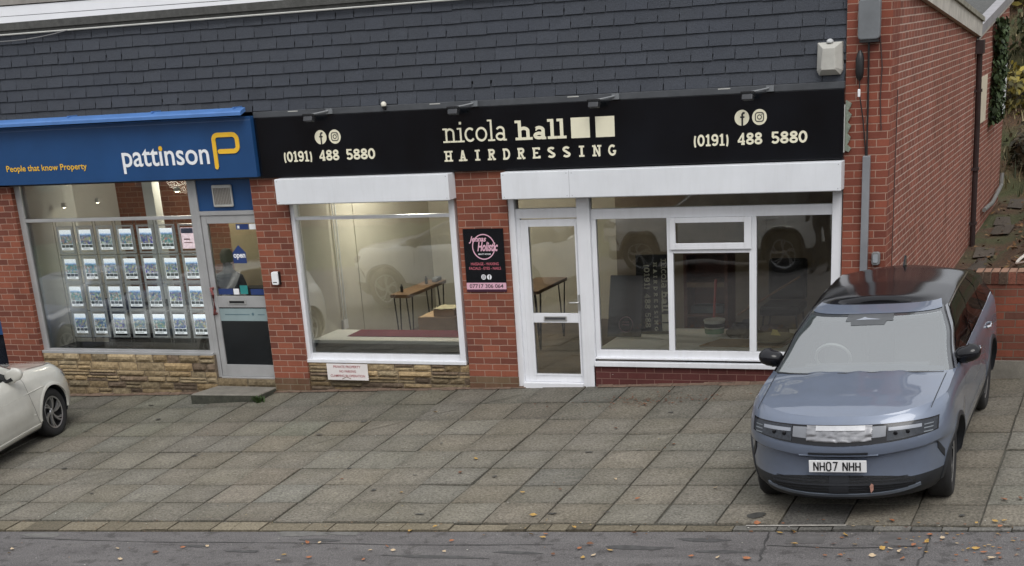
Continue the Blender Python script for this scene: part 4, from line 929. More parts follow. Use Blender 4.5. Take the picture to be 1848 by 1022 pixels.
t = thing('desk', 'second dark desk added to darken the view behind the right hand house cards', 'desk', (-1.3, 2.2, -.1))  # second added desk, darkens the background further right
part('desk_top', MB().box(-1.95, -.3, 2.05, 2.28, .66, .70), M_DESK, t); part('modesty_panel', MB().box(-1.95, -.3, 2.07, 2.1, -.1, .66), M_DESK, t)
# centre shop contents
M_WOOD = mat('table_wood', (.17, .10, .055), .45, .3, 9)
def hairpin(name, x0, x1, y0, y1, z, label):
    t = thing(name, label, 'table', ((x0 + x1) / 2, (y0 + y1) / 2, -.12), 'hairpin tables in the salon')
    part('table_top', MB().box(x0, x1, y0, y1, z - .045, z), M_WOOD, t, bevel=.005)
    for x in (x0 + .05, x1 - .05):
        for y in (y0 + .1, y1 - .1): part('leg', MB().tube([(x - .045, y, z - .045), (x - .005, y, -.115), (x + .005, y, -.115), (x + .045, y, z - .045)], .009, 6), M_BLKPL, t)
hairpin('console_table', .74, 1.02, 1.75, 2.95, .66, 'wooden console table on black hairpin legs behind the window shelf')
hairpin('console_table', 2.3, 2.75, 2.0, 3.1, .66, 'wooden table on black hairpin legs seen through the white door')
for x, y, s in ((.82, 1.95, 'nearer'), (.88, 2.6, 'farther')): solo('bottle', MB().lathe([(0, 0), (.02, 0), (.02, .07), (.01, .085), (.01, .1), (0, .1)], (x, y, .66), 'z', 10), M_BLKPL, s + ' of the two small black bottles on the console table', 'bottle', 'bottles on the console table')
solo('hair_clipper', MB().box(.90, .98, 2.72, 2.9, .66, .72), M_GREYPL, 'dark grey clipper lying at the far end of the console table', 'clipper', bevel=.015)
mb = MB(); mb.prism([(.80, .36, .387), (2.46, .36, .387), (2.46, .77, .387), (.78, .77, .387)], (0, 0, .006)); solo('mat', mb, mat('maroon_cloth', (.16, .008, .022), .95, .2, 20), 'maroon mat lying on the white window shelf', 'mat')
M_CARD = mat('cardboard', (.48, .32, .18), .85, .12, 6)
solo('cardboard_box', MB().box(1.46, 1.98, 1.05, 1.5, .02, .50), M_CARD, 'brown cardboard box behind the right end of the window shelf', 'box', bevel=.006)
mb = MB(); stroke(mb, arc(1.76, .27, .035, .03, 30, 250, 10) + arc(1.76, .21, .035, .03, 70, -150, 10), .016, False, lambda x, z, h: Vector((x, 1.049 - h, z)), .001); o = part('printed_letter', mb, M_INK, bpy.data.objects['cardboard_box'])
solo('stool', MB().box(1.44, 2.0, 1.02, 1.52, -.02, .018).box(1.46, 1.52, 1.05, 1.1, -.12, -.02).box(1.92, 1.98, 1.05, 1.1, -.12, -.02).box(1.46, 1.52, 1.45, 1.5, -.12, -.02).box(1.92, 1.98, 1.45, 1.5, -.12, -.02), M_WOOD, 'low wooden stool under the brown cardboard box', 'stool')
solo('parcel', MB().box(1.66, 1.95, 1.1, 1.42, .502, .585), M_CARD, 'flat open parcel on top of the cardboard box', 'parcel', bevel=.006)
mb = MB(); mb.grid([[(lerp(1.66, 1.95, i / 9), lerp(1.1, 1.42, j / 6), .588 + .035 * abs(noise.noise(Vector((i * .7, j * .8, 3))))) for i in range(10)] for j in range(7)]); solo('packing_paper', mb, mat('pale_paper', (.62, .55, .36), .8, .1), 'crumpled pale paper lying on the open parcel', 'packing paper', sm=True)
t = thing('wall_socket', 'white socket box with two white pipes up the cream wall', 'socket', (.3, 1.4, .28))
part('socket', MB().box(.2, .235, 1.33, 1.45, .28, .40), M_WHITE, t)
for y in (1.36, 1.43): part('pipe', MB().tube([(.225, y, .40), (.225, y, 2.5)], .012, 6), M_WHITE, t)
# right shop contents
t = thing('stored_sign', 'black sign stored on its end with cream lettering reading downwards', 'sign panel', (4.6, 1.0, .325))
part('board', MB().box(4.40, 4.83, 1.0, 1.02, .327, 1.25), M_BLACK, t); FR = lambda x, z, h: Vector((4.40 + z, .9995 - h, 1.22 - x)); M_DCREAM = mat('dull_cream', (.50, .48, .38), .6)
mb = MB(); slab_text(mb, 'nicola', .02, .36, .31, .09, .12, FR); slab_text(mb, 'hall', .39, .63, .31, .09, .2, FR); slab_text(mb, 'HAIRDRESSING', .06, .86, .215, .045, .2, FR, .5); slab_text(mb, '(0191) 488 588', .08, .82, .10, .07, .17, FR, .05)
part('lettering', mb, M_DCREAM, t)
for a in (.66, .765): part('square', MB().box(4.71, 4.80, .9945, .9993, 1.22 - a - .09, 1.22 - a), M_DCREAM, t)
t = thing('stored_sign', 'dark panel with a faint round emblem leaning low on the left', 'sign panel', (4.3, .8, .325))
mb = MB(); mb.prism([(4.08, .80, .327), (4.50, .80, .327), (4.50, .95, 1.02), (4.10, .95, 1.02)], (0, .02, 0)); part('board', mb, M_BLACK, t)
FQ = lambda x, z, h: Vector((x, .80 + (z - .327) * .2165 - .003 - h, z)); mb = MB(); stroke(mb, arc(4.31, .47, .085, .085, 0, 360, 30)[:-1], .008, True, FQ, .002); part('ring', mb, mat('dull_pink', (.30, .18, .2), .6), t)
mb = MB()
for i in range(2): mb.box(4.27, 4.35, .80 + (.46 + i * .03 - .327) * .2165 - .008, .80 + (.46 + i * .03 - .327) * .2165 - .004, .46 + i * .03, .472 + i * .03)
part('emblem_bars', mb, MC['dull_pink'], t)
t = thing('cabinet', 'dark red brown wooden cabinet with an open shelf behind the middle pane', 'cabinet', (5.1, 1.25, -.12))
M_DWOOD = mat('red_brown_wood', (.12, .05, .035), .5, .3, 8)
mb = MB(); mb.box(4.86, 4.90, 1.42, 1.8, -.12, 1.22); mb.box(5.36, 5.40, 1.42, 1.8, -.12, 1.22); mb.box(4.90, 5.36, 1.42, 1.8, 1.18, 1.22); mb.box(4.90, 5.36, 1.78, 1.8, -.12, 1.18); part('carcass', mb, M_DWOOD, t)
part('shelf', MB().box(4.90, 5.36, 1.42, 1.78, .80, .86), M_WOOD, t); part('shelf', MB().box(4.90, 5.36, 1.42, 1.78, .45, .48), M_DWOOD, t)
solo('books', MB().box(4.93, 5.32, 1.5, 1.7, .48, .56), mat('grey_books', (.09, .11, .12), .6, .3), 'grey flat books on the low cabinet shelf', 'books')
solo('red_pole', MB().tube([(5.28, 1.2, .327), (5.30, 1.26, .92)], .016, 8), mat('red_paint', (.30, .028, .022), .4), 'thin red pole standing in front of the cabinet', 'pole')
t = thing('paint_tub', 'white paint tub with a green label behind the middle pane', 'tub', (5.36, .95, .325))
part('tub', MB().lathe([(0, 0), (.105, 0), (.12, .17), (.127, .172), (.127, .185), (0, .187)], (5.36, .95, .326), 'z', 24), mat('tub_white', (.62, .63, .58), .4, .1), t, sm=True)
part('tub_label', MB().lathe([(.111, .03), (.1165, .09)], (5.36, .95, .326), 'z', 24), mat('green_label', (.06, .20, .11), .5), t); part('black_band', MB().lathe([(.118, .105), (.1225, .15)], (5.36, .95, .326), 'z', 24), M_BLKPL, t)
def lump(name, c, r, m, label, cat, seed):
    mb = MB(); n, k = 20, 10; rows = []
    for j in range(k + 1):
        ph = math.pi / 2 * j / k; row = []
        for i in range(n + 1):
            a = 2 * math.pi * i / n; d = Vector((math.cos(a) * math.cos(ph), math.sin(a) * math.cos(ph), math.sin(ph)))
            q = 1 + .35 * noise.noise(d * 2.2 + Vector((seed, 0, 0))); row.append((c[0] + d.x * r[0] * q, c[1] + d.y * r[1] * q, c[2] + d.z * r[2] * q))
        rows.append(row)
    mb.grid(rows); return solo(name, mb, m, label, cat, sm=True)
lump('bag', (5.72, .95, .326), (.19, .16, .17), mat('black_bag', (.02, .018, .02), .6, .2), 'crumpled black bag beside the paint tub', 'bag', 1)
lump('bag', (6.08, .9, .326), (.2, .17, .13), mat('brown_bag', (.055, .035, .03), .7, .2), 'flatter brown bag at the right behind the third pane', 'bag', 5)
mb = MB(); mb.prism([(5.35, .30, .327), (6.3, .28, .327), (6.35, .66, .327), (5.5, .70, .327)], (0, 0, .012)); solo('cardboard_sheet', mb, mat('tan_card', (.34, .24, .14), .85, .2), 'flat tan cardboard sheet lying on the right window shelf', 'cardboard')
mb = MB(); mb.lathe([(0, .02), (.2, .03), (.26, .06), (.27, .07), (.2, .045), (0, .035)], (6.15, .5, .34), 'z', 28); solo('tray', mb, mat('olive_tray', (.30, .27, .17), .6, .15), 'shallow olive tray on the tan cardboard behind the third pane', 'tray', sm=True)
mb = MB(); mb.prism([(6.12, .55, .415), (6.24, .52, .415), (6.19, .56, .47), (6.13, .60, .47)], (0, .003, 0)); solo('note', mb, mat('yellow_paper', (.80, .70, .26), .6), 'small yellow paper note beside the olive tray', 'note')
mb = MB(); mb.tube([(5.55, 1.3, .5), (6.3, 1.25, .95)], .014, 6); solo('broom_handle', mb, M_WOOD, 'wooden broom handle lying at a slant above the bags', 'broom')
t = thing('salon_chair', 'dark salon chair on thin black legs behind the third pane', 'chair', (5.9, 2.2, -.12))
part('seat', MB().box(5.65, 6.15, 1.95, 2.45, .36, .48), M_BLKPL, t, bevel=.04); part('backrest', MB().box(5.66, 6.14, 2.40, 2.5, .48, .98), M_BLKPL, t, bevel=.04)
for x in (5.7, 6.1):
    for y in (2.0, 2.4): part('leg', MB().tube([(x, y, .36), (x + (x - 5.9) * .25, y, -.12)], .012, 6), M_BLKPL, t)

# ================================================================== CARS
def paint(name, c, metal=.0, flake=0):
    m, t, b = new_mat(name); b.inputs['Base Color'].default_value = rgb(c); b.inputs['Metallic'].default_value = metal
    b.inputs['Roughness'].default_value = .40; b.inputs['Coat Weight'].default_value = 1; b.inputs['Coat Roughness'].default_value = .03
    d = tex(t, 7, 4, .6); t.links.new(ramp(t, d, [(.35, (c[0], c[1], c[2])), (.75, tuple(x * .88 + .012 for x in c))]), b.inputs['Base Color'])
    return m
def carglass(name, refl, tint, op):
    """tinted car glass: part see-through, part dark coat, strong clear reflection"""
    m, t, b = new_mat(name); t.nodes.remove(b); o = t.nodes['Material Output']
    tr = nd(t, 'ShaderNodeBsdfTransparent', Color=rgb(tint)); df = nd(t, 'ShaderNodeBsdfDiffuse', Color=rgb(op)); gl = nd(t, 'ShaderNodeBsdfGlossy', Roughness=.02)
    a = nd(t, 'ShaderNodeMixShader', Fac=.14); t.links.new(tr.outputs[0], a.inputs[1]); t.links.new(df.outputs[0], a.inputs[2])
    lw = nd(t, 'ShaderNodeFresnel', IOR=1.5); mm = nd(t, 'ShaderNodeMath', operation='MULTIPLY_ADD'); mm.use_clamp = True
    t.links.new(lw.outputs[0], mm.inputs[0]); mm.inputs[1].default_value = 1.0; mm.inputs[2].default_value = refl
    c = nd(t, 'ShaderNodeMixShader'); t.links.new(mm.outputs[0], c.inputs[0]); t.links.new(a.outputs[0], c.inputs[1]); t.links.new(gl.outputs[0], c.inputs[2])
    t.links.new(c.outputs[0], o.inputs['Surface']); return m
M_WSCREEN = carglass('windscreen_glass', .26, (.80, .86, .86), (.36, .43, .43)); M_SIDEG = carglass('side_glass', .03, (.22, .24, .24), (.01, .011, .011))
M_TYRE = mat('tyre_rubber', (.014, .014, .015), .75, .25, 12); M_CLAD = mat('black_cladding', (.016, .018, .022), .5, .2, 9); M_RIMB = mat('rim_black', (.012, .012, .013), .35, .1)
M_RIMS = mat('rim_silver', (.45, .45, .46), .3, .08, metal=.8); M_GLOSSB = mat('gloss_black', (.008, .008, .010), .12, .1, spec=.35); M_CHROME = mat('chrome', (.6, .6, .62), .12, .05, metal=1)
M_LENS = mat('lamp_lens', (.030, .034, .042), .12, .4, 30, spec=.35); M_DRL = mat('pale_lamp_strip', (.27, .29, .33), .25, .05); M_SHUTL = mat('panel_gap', (.02, .021, .023), .8)
M_PLATE = mat('plate_white', (.80, .80, .80), .4, .02); M_SEAT = mat('seat_cloth', (.10, .105, .11), .9, .2)
def ip(tab, t):
    if t <= tab[0][0]: return tab[0][1]
    for (a, u), (b, v) in zip(tab, tab[1:]):
        if t <= b: k = (t - a) / (b - a); k = k * k * (3 - 2 * k) * .5 + k * .5; return u + (v - u) * k
    return tab[-1][1]
class Car:
    def __init__(s, P): s.P = P
    def zsh(s, x): return ip(s.P['zsh'], -x)
    def w(s, t): return ip(s.P['w'], t)
    def xf(s, t): return ip(s.P['xf'], t)
    def fl(s, x, z):
        P = s.P; r = 0
        for xw in (P['xfw'], P['xrw']):
            r += .028 * math.exp(-((x - xw) / .42) ** 4) * math.exp(-((z - P['R'] - .12) / .30) ** 4)
        return r - .018 * math.exp(-((z - .52) / .14) ** 2) * (1 if P['xrw'] + .5 < x < P['xfw'] - .5 else 0)
    def outline(s, t):
        P = s.P; w_, xf, L = s.w(t), s.xf(t), P['L']; n = P['n']; df = lerp(P['df0'], P['df1'], t); dr = .30; xr = -L + (.05 if t < .3 else .0) + .12 * max(0, t - .7)
        pts = []; nf = 33
        for i in range(nf):
            th = -math.pi/2 + math.pi * i / (nf - 1); sn, cs = math.sin(th), max(0, math.cos(th)); pts.append((xf - df + df * cs ** (2 / n), w_ * math.copysign(abs(sn) ** (2 / n), sn)))
        xa, xb = xf - df, xr + dr; ns = 56
        left = [(lerp(xa, xb, i / ns), w_) for i in range(1, ns)]
        rear = []
        for i in range(nf):
            th = math.pi/2 - math.pi * i / (nf - 1); sn, cs = math.sin(th), max(0, math.cos(th)); rear.append((xb - dr * cs ** (2 / n), w_ * math.copysign(abs(sn) ** (2 / n), sn)))
        right = [(x, -y) for x, y in left[::-1]]
        pts += left + rear + right; out = []
        for x, y in pts:
            z = P['z0'] + t * (s.zsh(x) - P['z0'])
            k = min(1, max(0, (xa - x + .3) / .3)) if x > xa else 1
            y2 = y + math.copysign(s.fl(x, z) * k, y) * (1 if abs(y) > .5 * w_ else 0)
            out.append(Vector((x, y2, z)))
        return out, nf, ns
    def crown(s, x, y, W):
        P = s.P; q = max(0, 1 - (y / W) ** 2) if W > 1e-6 else 0
        k = min(1, max(0, -x - .12) / .95)
        return (.036 * k * q ** .55) + k * (.016 * math.exp(-((abs(y) - .33) / .09) ** 2) + .014 * max(0, 1 - abs(y + .02) / .07))
    def front(s, y, z, d=0):
        P = s.P; x = 0
        for _ in range(6):
            t = min(1, max(0, (z - P['z0']) / (s.zsh(x) - P['z0']))); df = lerp(P['df0'], P['df1'], t); q = min(1, abs(y) / s.w(t)); x = s.xf(t) - df + df * max(0, 1 - q ** P['n']) ** (1 / P['n'])
        return Vector((x, y, z))
    def frontn(s, y, z, d):
        e = .01; p = s.front(y, z); a = s.front(y + e, z) - s.front(y - e, z); b = s.front(y, z + e) - s.front(y, z - e); n = a.cross(b).normalized()
        if n.x < 0: n = -n
        return p + n * d
    def side(s, x, z, sg, d=0):
        P = s.P; t = min(1, max(0, (z - P['z0']) / (s.zsh(x) - P['z0']))); df = lerp(P['df0'], P['df1'], t); q = max(0, min(.97, (x - s.xf(t) + df) / df)); k = max(0, 1 - q)
        return Vector((x + d * min(1, q * 1.5), sg * (s.w(t) * (1 - q ** P['n']) ** (1 / P['n']) + s.fl(x, z) * (1 if q == 0 else max(0, 1 - (q * df) / .3)) + d * (1 - q * .5)), z))
    def body(s):
        mb = MB(); P = s.P; ts = P['ts']; loops = []
        for t in ts: o, nf, ns = s.outline(t); loops.append(o)
        N = len(loops[0])
        for A, B2, t in zip(loops, loops[1:], ts):
            mi = 1 if t < P['clad_t'] - 1e-6 else 0
            for i in range(N):
                j = (i + 1) % N
                mb.face([A[i], A[j], B2[j], B2[i]], None, None, mi)
        mb.face(loops[0][::-1], None, None, 1)
        top = loops[-1]; M = 14
        def row(a, b):
            W = abs(a.y); R_ = []
            for k in range(M + 1):
                y = lerp(a.y, b.y, k / M); x = a.x; R_.append(Vector((x, y, lerp(a.z, b.z, k / M) + s.crown(x, y, W))))
            return R_
        pairs = [(nf // 2 - k, nf // 2 + k) for k in range(1, nf // 2 + 1)]
        nl = ns - 1
        pairs += [(N - 1 - k, nf + k) for k in range(nl)]
        r0 = nf + nl; pairs += [((r0 + nf - 1 - k), r0 + k) for k in range(nf // 2)]
        rows = [row(top[i], top[j]) for i, j in pairs]
        c = top[nf // 2]
        for k in range(M): mb.face([c, rows[0][k + 1], rows[0][k]])
        mb.grid(rows)
        e = top[r0 + nf // 2]
        for k in range(M): mb.face([e, rows[-1][k], rows[-1][k + 1]])
        return mb
    # cabin
    def cab(s, a, t):
        """a in [0,4): 0..1 front edge right to left, 1..2 left side, 2..3 rear, 3..4 right side"""
        P = s.P; c = P['cab']; w_ = ip(c['w'], t); xf = ip(c['xf'], t); xr = ip(c['xr'], t); df = c['df']; dr = .22; n = 3.2
        if a < 1: th = -math.pi/2 + math.pi * a; sn, cs = math.sin(th), max(0, math.cos(th)); x = xf - df + df * cs ** (2/n); y = w_ * math.copysign(abs(sn) ** (2/n), sn)
        elif a < 2: x = lerp(xf - df, xr + dr, a - 1); y = w_
        elif a < 3: th = math.pi/2 - math.pi * (a - 2); sn, cs = math.sin(th), max(0, math.cos(th)); x = xr + dr - dr * cs ** (2/n); y = w_ * math.copysign(abs(sn) ** (2/n), sn)
        else: x = lerp(xr + dr, xf - df, a - 3); y = -w_
        zb_ = s.zsh(x) - .03 + s.crown(x, y, w_ + .06) * (1 if a < 1 else .3); zr = ip(c['zr'], -x)
        return Vector((x, y, lerp(zb_, zr, ip(c['zt'], t))))
    def cabn(s, a, t, d):
        e = .01; u = s.cab((a + e) % 4, t) - s.cab((a - e) % 4, t); v = s.cab(a, min(1, t + e)) - s.cab(a, max(0, t - e)); n = u.cross(v)
        n = n.normalized() if n.length > 1e-9 else Vector((0, 0, 1)); return s.cab(a, t) + n * d
    def cabin(s, holes=()):
        mb = MB(); N = 120; ts = [0, .1, .25, .4, .55, .7, .82, .9, .95, .98, 1]
        loops = [[s.cab(4 * i / N, t) for i in range(N)] for t in ts]
        for A, B2, t_ in zip(loops, loops[1:], ts):
            for i in range(N):
                j = (i + 1) % N; am = 4 * (i + .5) / N
                if any(h0 < am < h1 for h0, h1 in holes) and .05 < t_ < .80: continue
                mb.face([A[i], A[j], B2[j], B2[i]])
        top = loops[-1]; q = N // 4; M = 12
        def row(a, b): return [Vector((lerp(a.x, b.x, k / M), lerp(a.y, b.y, k / M), lerp(a.z, b.z, k / M) + .06 * (1 - (2 * k / M - 1) ** 2) * min(1, abs(a.y) / .45))) for k in range(M + 1)]
        prs = [(q // 2 - k, q // 2 + k) for k in range(0, q // 2 + 1)] + [((N - k) % N, q + k) for k in range(1, q + 1)] + [(3 * q - k, 2 * q + k) for k in range(1, q // 2 + 1)]
        mb.grid([row(top[i], top[j]) for i, j in prs]); return mb
    def cpatch(s, a0, a1, t0, t1, d, na=18, ntt=10, tf=None):
        mb = MB(); g = []
        for j in range(ntt + 1):
            r = []
            for i in range(na + 1):
                a = lerp(a0, a1, i / na); tt = lerp(t0(a) if callable(t0) else t0, t1(a) if callable(t1) else t1, j / ntt); r.append(s.cabn(a % 4, tt, d))
            g.append(r)
        mb.grid(g); return mb
    def fpatch(s, y0, y1, zb_, zt, d, n=24, m=3, skirt=True):
        mb = MB(); rows = []
        for j in range(m + 1): rows.append([s.frontn(lerp(y0, y1, i / n), lerp(zb_(lerp(y0, y1, i / n)), zt(lerp(y0, y1, i / n)), j / m), d) for i in range(n + 1)])
        mb.grid(rows)
        if skirt:
            bk = [[s.frontn(lerp(y0, y1, i / n), z(lerp(y0, y1, i / n)), -.004) for i in range(n + 1)] for z in (zb_, zt)]
            mb.grid([bk[0], rows[0]]); mb.grid([rows[-1], bk[1]])
            for e in (0, -1): mb.grid([[rows[j][e] for j in range(m + 1)], [s.frontn(y0 if e == 0 else y1, lerp(zb_(y0 if e == 0 else y1), zt(y0 if e == 0 else y1), j / m), -.004) for j in range(m + 1)]])
        return mb
def lpart(name, mb, mats, parent, sm=True, ang=35, bevel=0, label=None):
    me = mb.mesh(name)
    if sm: smooth(me, ang)
    o = link(name, me, mats, parent)
    if bevel: b = o.modifiers.new('bevel', 'BEVEL'); b.width = bevel; b.segments = 2; b.limit_method = 'ANGLE'
    if label: o['label'] = label
    return o
def body_parts(car, root, paintm, cladm):
    P = car.P; me = car.body().mesh('tmp'); ob = link('tmp', me, [paintm, cladm])
    cut = MB()
    for xw in (P['xfw'], P['xrw']):
        for sg in (-1, 1): cut.lathe([(0, -.19), (P['arch'], -.19), (P['arch'], .19), (0, .19)], (xw, sg * (.84 * P['wk'] + .04), P['R'] + .01), 'y', 40, mi=1)
    cm = cut.mesh('cut'); co = link('cut', cm, [cladm, cladm])
    b = ob.modifiers.new('b', 'BOOLEAN'); b.object = co; b.operation = 'DIFFERENCE'; b.solver = 'EXACT'
    bpy.context.view_layer.update(); ev = ob.evaluated_get(bpy.context.evaluated_depsgraph_get()); full = bpy.data.meshes.new_from_object(ev)
    bpy.data.objects.remove(ob); bpy.data.objects.remove(co)
    for mi, nm, mm in ((0, 'body', paintm), (1, 'lower_cladding', cladm)):
        bm = bmesh.new(); bm.from_mesh(full)
        gone = lambda f_: all(v.co.z > .6 and -P['L'] + .55 < v.co.x < P['cab']['xf'][0][1] - .22 and abs(v.co.y) < P['cab']['w'][0][1] - .12 for v in f_.verts)   # open floor of the cabin
        bmesh.ops.delete(bm, geom=[f_ for f_ in bm.faces if (f_.material_index > 0) != (mi > 0) or gone(f_)], context='FACES')
        for f_ in bm.faces: f_.material_index = 0
        m2 = bpy.data.meshes.new(nm); bm.to_mesh(m2); bm.free(); m2.materials.clear(); smooth(m2, 30); link(nm, m2, mm, root)
def wheel(root, x, y, sg, Rr, wd, spokes, rimR, twin=False, steer=0):
    t = bpy.data.objects.new('wheel', None); COL.objects.link(t); t.parent = root; t.location = (x, y, Rr); t.rotation_euler = (0, 0, steer)
    h = wd / 2; tread = [(rimR, -h * .8), (rimR + .03, -h * .98), (Rr - .03, -h), (Rr - .006, -h * .8), (Rr, -h * .5), (Rr, h * .5), (Rr - .006, h * .8), (Rr - .03, h), (rimR + .03, h * .98), (rimR, h * .8)]
    lpart('tyre', MB().lathe(tread, (0, 0, 0), 'y', 40), M_TYRE, t, ang=50)
    mb = MB(); mb.lathe([(0, sg * h * .2), (rimR * .97, sg * h * .25), (rimR + .002, sg * h * .82)], (0, 0, 0), 'y', 36); lpart('rim_barrel', mb, M_RIMB, t)
    mb = MB(); mb.lathe([(rimR - .014, sg * h * .80), (rimR + .004, sg * h * .86), (rimR + .008, sg * h * .78)], (0, 0, 0), 'y', 36); mb.lathe([(.0, sg * h * .62), (.035, sg * h * .62), (.05, sg * h * .5)], (0, 0, 0), 'y', 16)
    for k in range(spokes):
        a0 = 2 * math.pi * k / spokes; tw = .38
        for q in ((-.10, .12) if twin else (0,)):
            pr = []
            for j in range(7):
                r_ = lerp(.045, rimR - .005, j / 6); a = a0 + q * (.5 + j / 8) + tw * (j / 6) ** 1.5; pr.append((r_, a, .008 + .005 * (j / 6) if twin else lerp(.02, .026, j / 6)))
            L_ = [Vector((r_ * math.cos(a) - ww * math.sin(a), sg * h * lerp(.58, .78, (r_ / rimR)), r_ * math.sin(a) + ww * math.cos(a))) for r_, a, ww in pr]
            R2 = [Vector((r_ * math.cos(a) + ww * math.sin(a), sg * h * lerp(.58, .78, (r_ / rimR)), r_ * math.sin(a) - ww * math.cos(a))) for r_, a, ww in pr]
            dn = Vector((0, -sg * .025, 0)); mb.grid([L_, R2]); mb.grid([[p + dn for p in L_], L_]); mb.grid([R2, [p + dn for p in R2]])
    lpart('rim', mb, M_RIMS, t)
def mirror(root, x, y, z, sg, m, s=1.0):
    mb = MB(); n, k = 18, 12; c = Vector((x, y + sg * .15 * s, z + .03)); rows = []
    for j in range(k + 1):
        ph = -math.pi/2 + math.pi * j / k; rows.append([c + Vector((.085 * math.cos(ph) * math.copysign(abs(math.cos(2*math.pi*i/n)) ** .8, math.cos(2*math.pi*i/n)) * (1.25 if math.cos(2*math.pi*i/n) > 0 else .35), .125 * s * math.cos(ph) ** .75 * math.sin(2*math.pi*i/n), .085 * s * math.sin(ph) + .012 * math.sin(2*math.pi*i/n) * sg)) for i in range(n + 1)])
    mb.grid(rows); o = lpart('mirror', mb, m, root, ang=80)
    mb = MB().tube([(x - .0, y - sg * .03, z - .05), (x, y + sg * .06, z - .035), (x - .01, y + sg * .14, z - .01)], [.03, .026, .03], 8); lpart('mirror_arm', mb, M_GLOSSB, o)
def interior(root, P, car):
    t = bpy.data.objects.new('cabin_interior', None); COL.objects.link(t); t.parent = root
    zc = car.zsh(-1.3)
    mb = MB(); mb.grid([[(x, y, zc + dz) for y in (-.6, -.2, .2, .6)] for x, dz in ((P['cab']['xf'][0][1] - .1, -.02), (P['cab']['xf'][0][1] - .5, .0), (P['cab']['xf'][0][1] - .62, -.12))]); lpart('dashboard', mb, M_SEAT, t)
    c = Vector((P['cab']['xf'][0][1] - .62, -.36, zc + .02)); lpart('steering_wheel', MB().tube([c + Vector((.09 * math.sin(a), .17 * math.cos(a), .16 * math.sin(a))) for a in [2 * math.pi * i / 24 for i in range(24)]], .016, 6, closed=True), M_LGREY, t)
    for y in (-.36, .36):
        x = P['cab']['xf'][0][1] - 1.25; mb = MB().box(x - .1, x + .05, y - .22, y + .22, zc - .3, zc + .22); mb.box(x - .09, x + .02, y - .12, y + .12, zc + .24, zc + .40); lpart('seat', mb, M_SEAT, t, sm=False, bevel=.04)
    x = P['cab']['xf'][0][1] - 2.3; lpart('rear_seat', MB().box(x - .1, x + .1, -.6, .6, zc - .4, zc + .2), M_SEAT, t, sm=False, bevel=.05)
def place_car(root, x, y, z, heading, s, lean=True):
    """x, y, z: ground under the nose; heading: direction of travel in the ground plane"""
    nrm = Vector((-.038, -.06, 1)).normalized() if lean else Vector((0, 0, 1))
    fw = Vector((math.cos(heading), math.sin(heading), 0)); fw = (fw - nrm * fw.dot(nrm)).normalized(); lf = nrm.cross(fw)
    root.matrix_world = Matrix(((fw.x * s, lf.x * s, nrm.x * s, x), (fw.y * s, lf.y * s, nrm.y * s, y), (fw.z * s, lf.z * s, nrm.z * s, z), (0, 0, 0, 1)))

# --- the blue grey SUV
SUV = dict(L=4.50, z0=.23, R=.36, arch=.395, wk=1.0, n=2.35, df0=.76, df1=.66, xfw=-.90, xrw=-3.66,
    zsh=[(0, .945), (.15, 1.0), (.35, 1.04), (.6, 1.065), (1.1, 1.10), (2.0, 1.125), (3.2, 1.135), (4.5, 1.15)],
    w=[(0, .85), (.12, .915), (.35, .945), (.6, .945), (.82, .935), (.93, .918), (1, .878)],
    xf=[(0, -.10), (.1, -.05), (.2, -.03), (.35, -.055), (.5, -.058), (.575, -.052), (.62, -.008), (.69, 0), (.75, -.012), (.84, -.05), (.94, -.10), (1, -.15)],
    ts=[0, .05, .1, .16, .22, .26, .3, .38, .46, .54, .575, .595, .62, .70, .77, .83, .88, .92, .955, .98, 1],
    clad_t=.26,
    cab=dict(w=[(0, .885), (.5, .785), (.85, .695), (.95, .66), (1, .61)], xf=[(0, -1.08), (.88, -1.90), (.95, -2.02), (1, -2.30)], xr=[(0, -4.44), (.5, -4.38), (.85, -4.15), (1, -3.85)], df=.32,
        zr=[(1.9, 1.49), (2.3, 1.52), (2.9, 1.54), (3.6, 1.52), (4.2, 1.47)], zt=[(0, 0), (.85, .885), (.95, .965), (1, 1)]))
cS = Car(SUV); M_PGREY = paint('blue_grey_paint', (.150, .182, .248), .35)
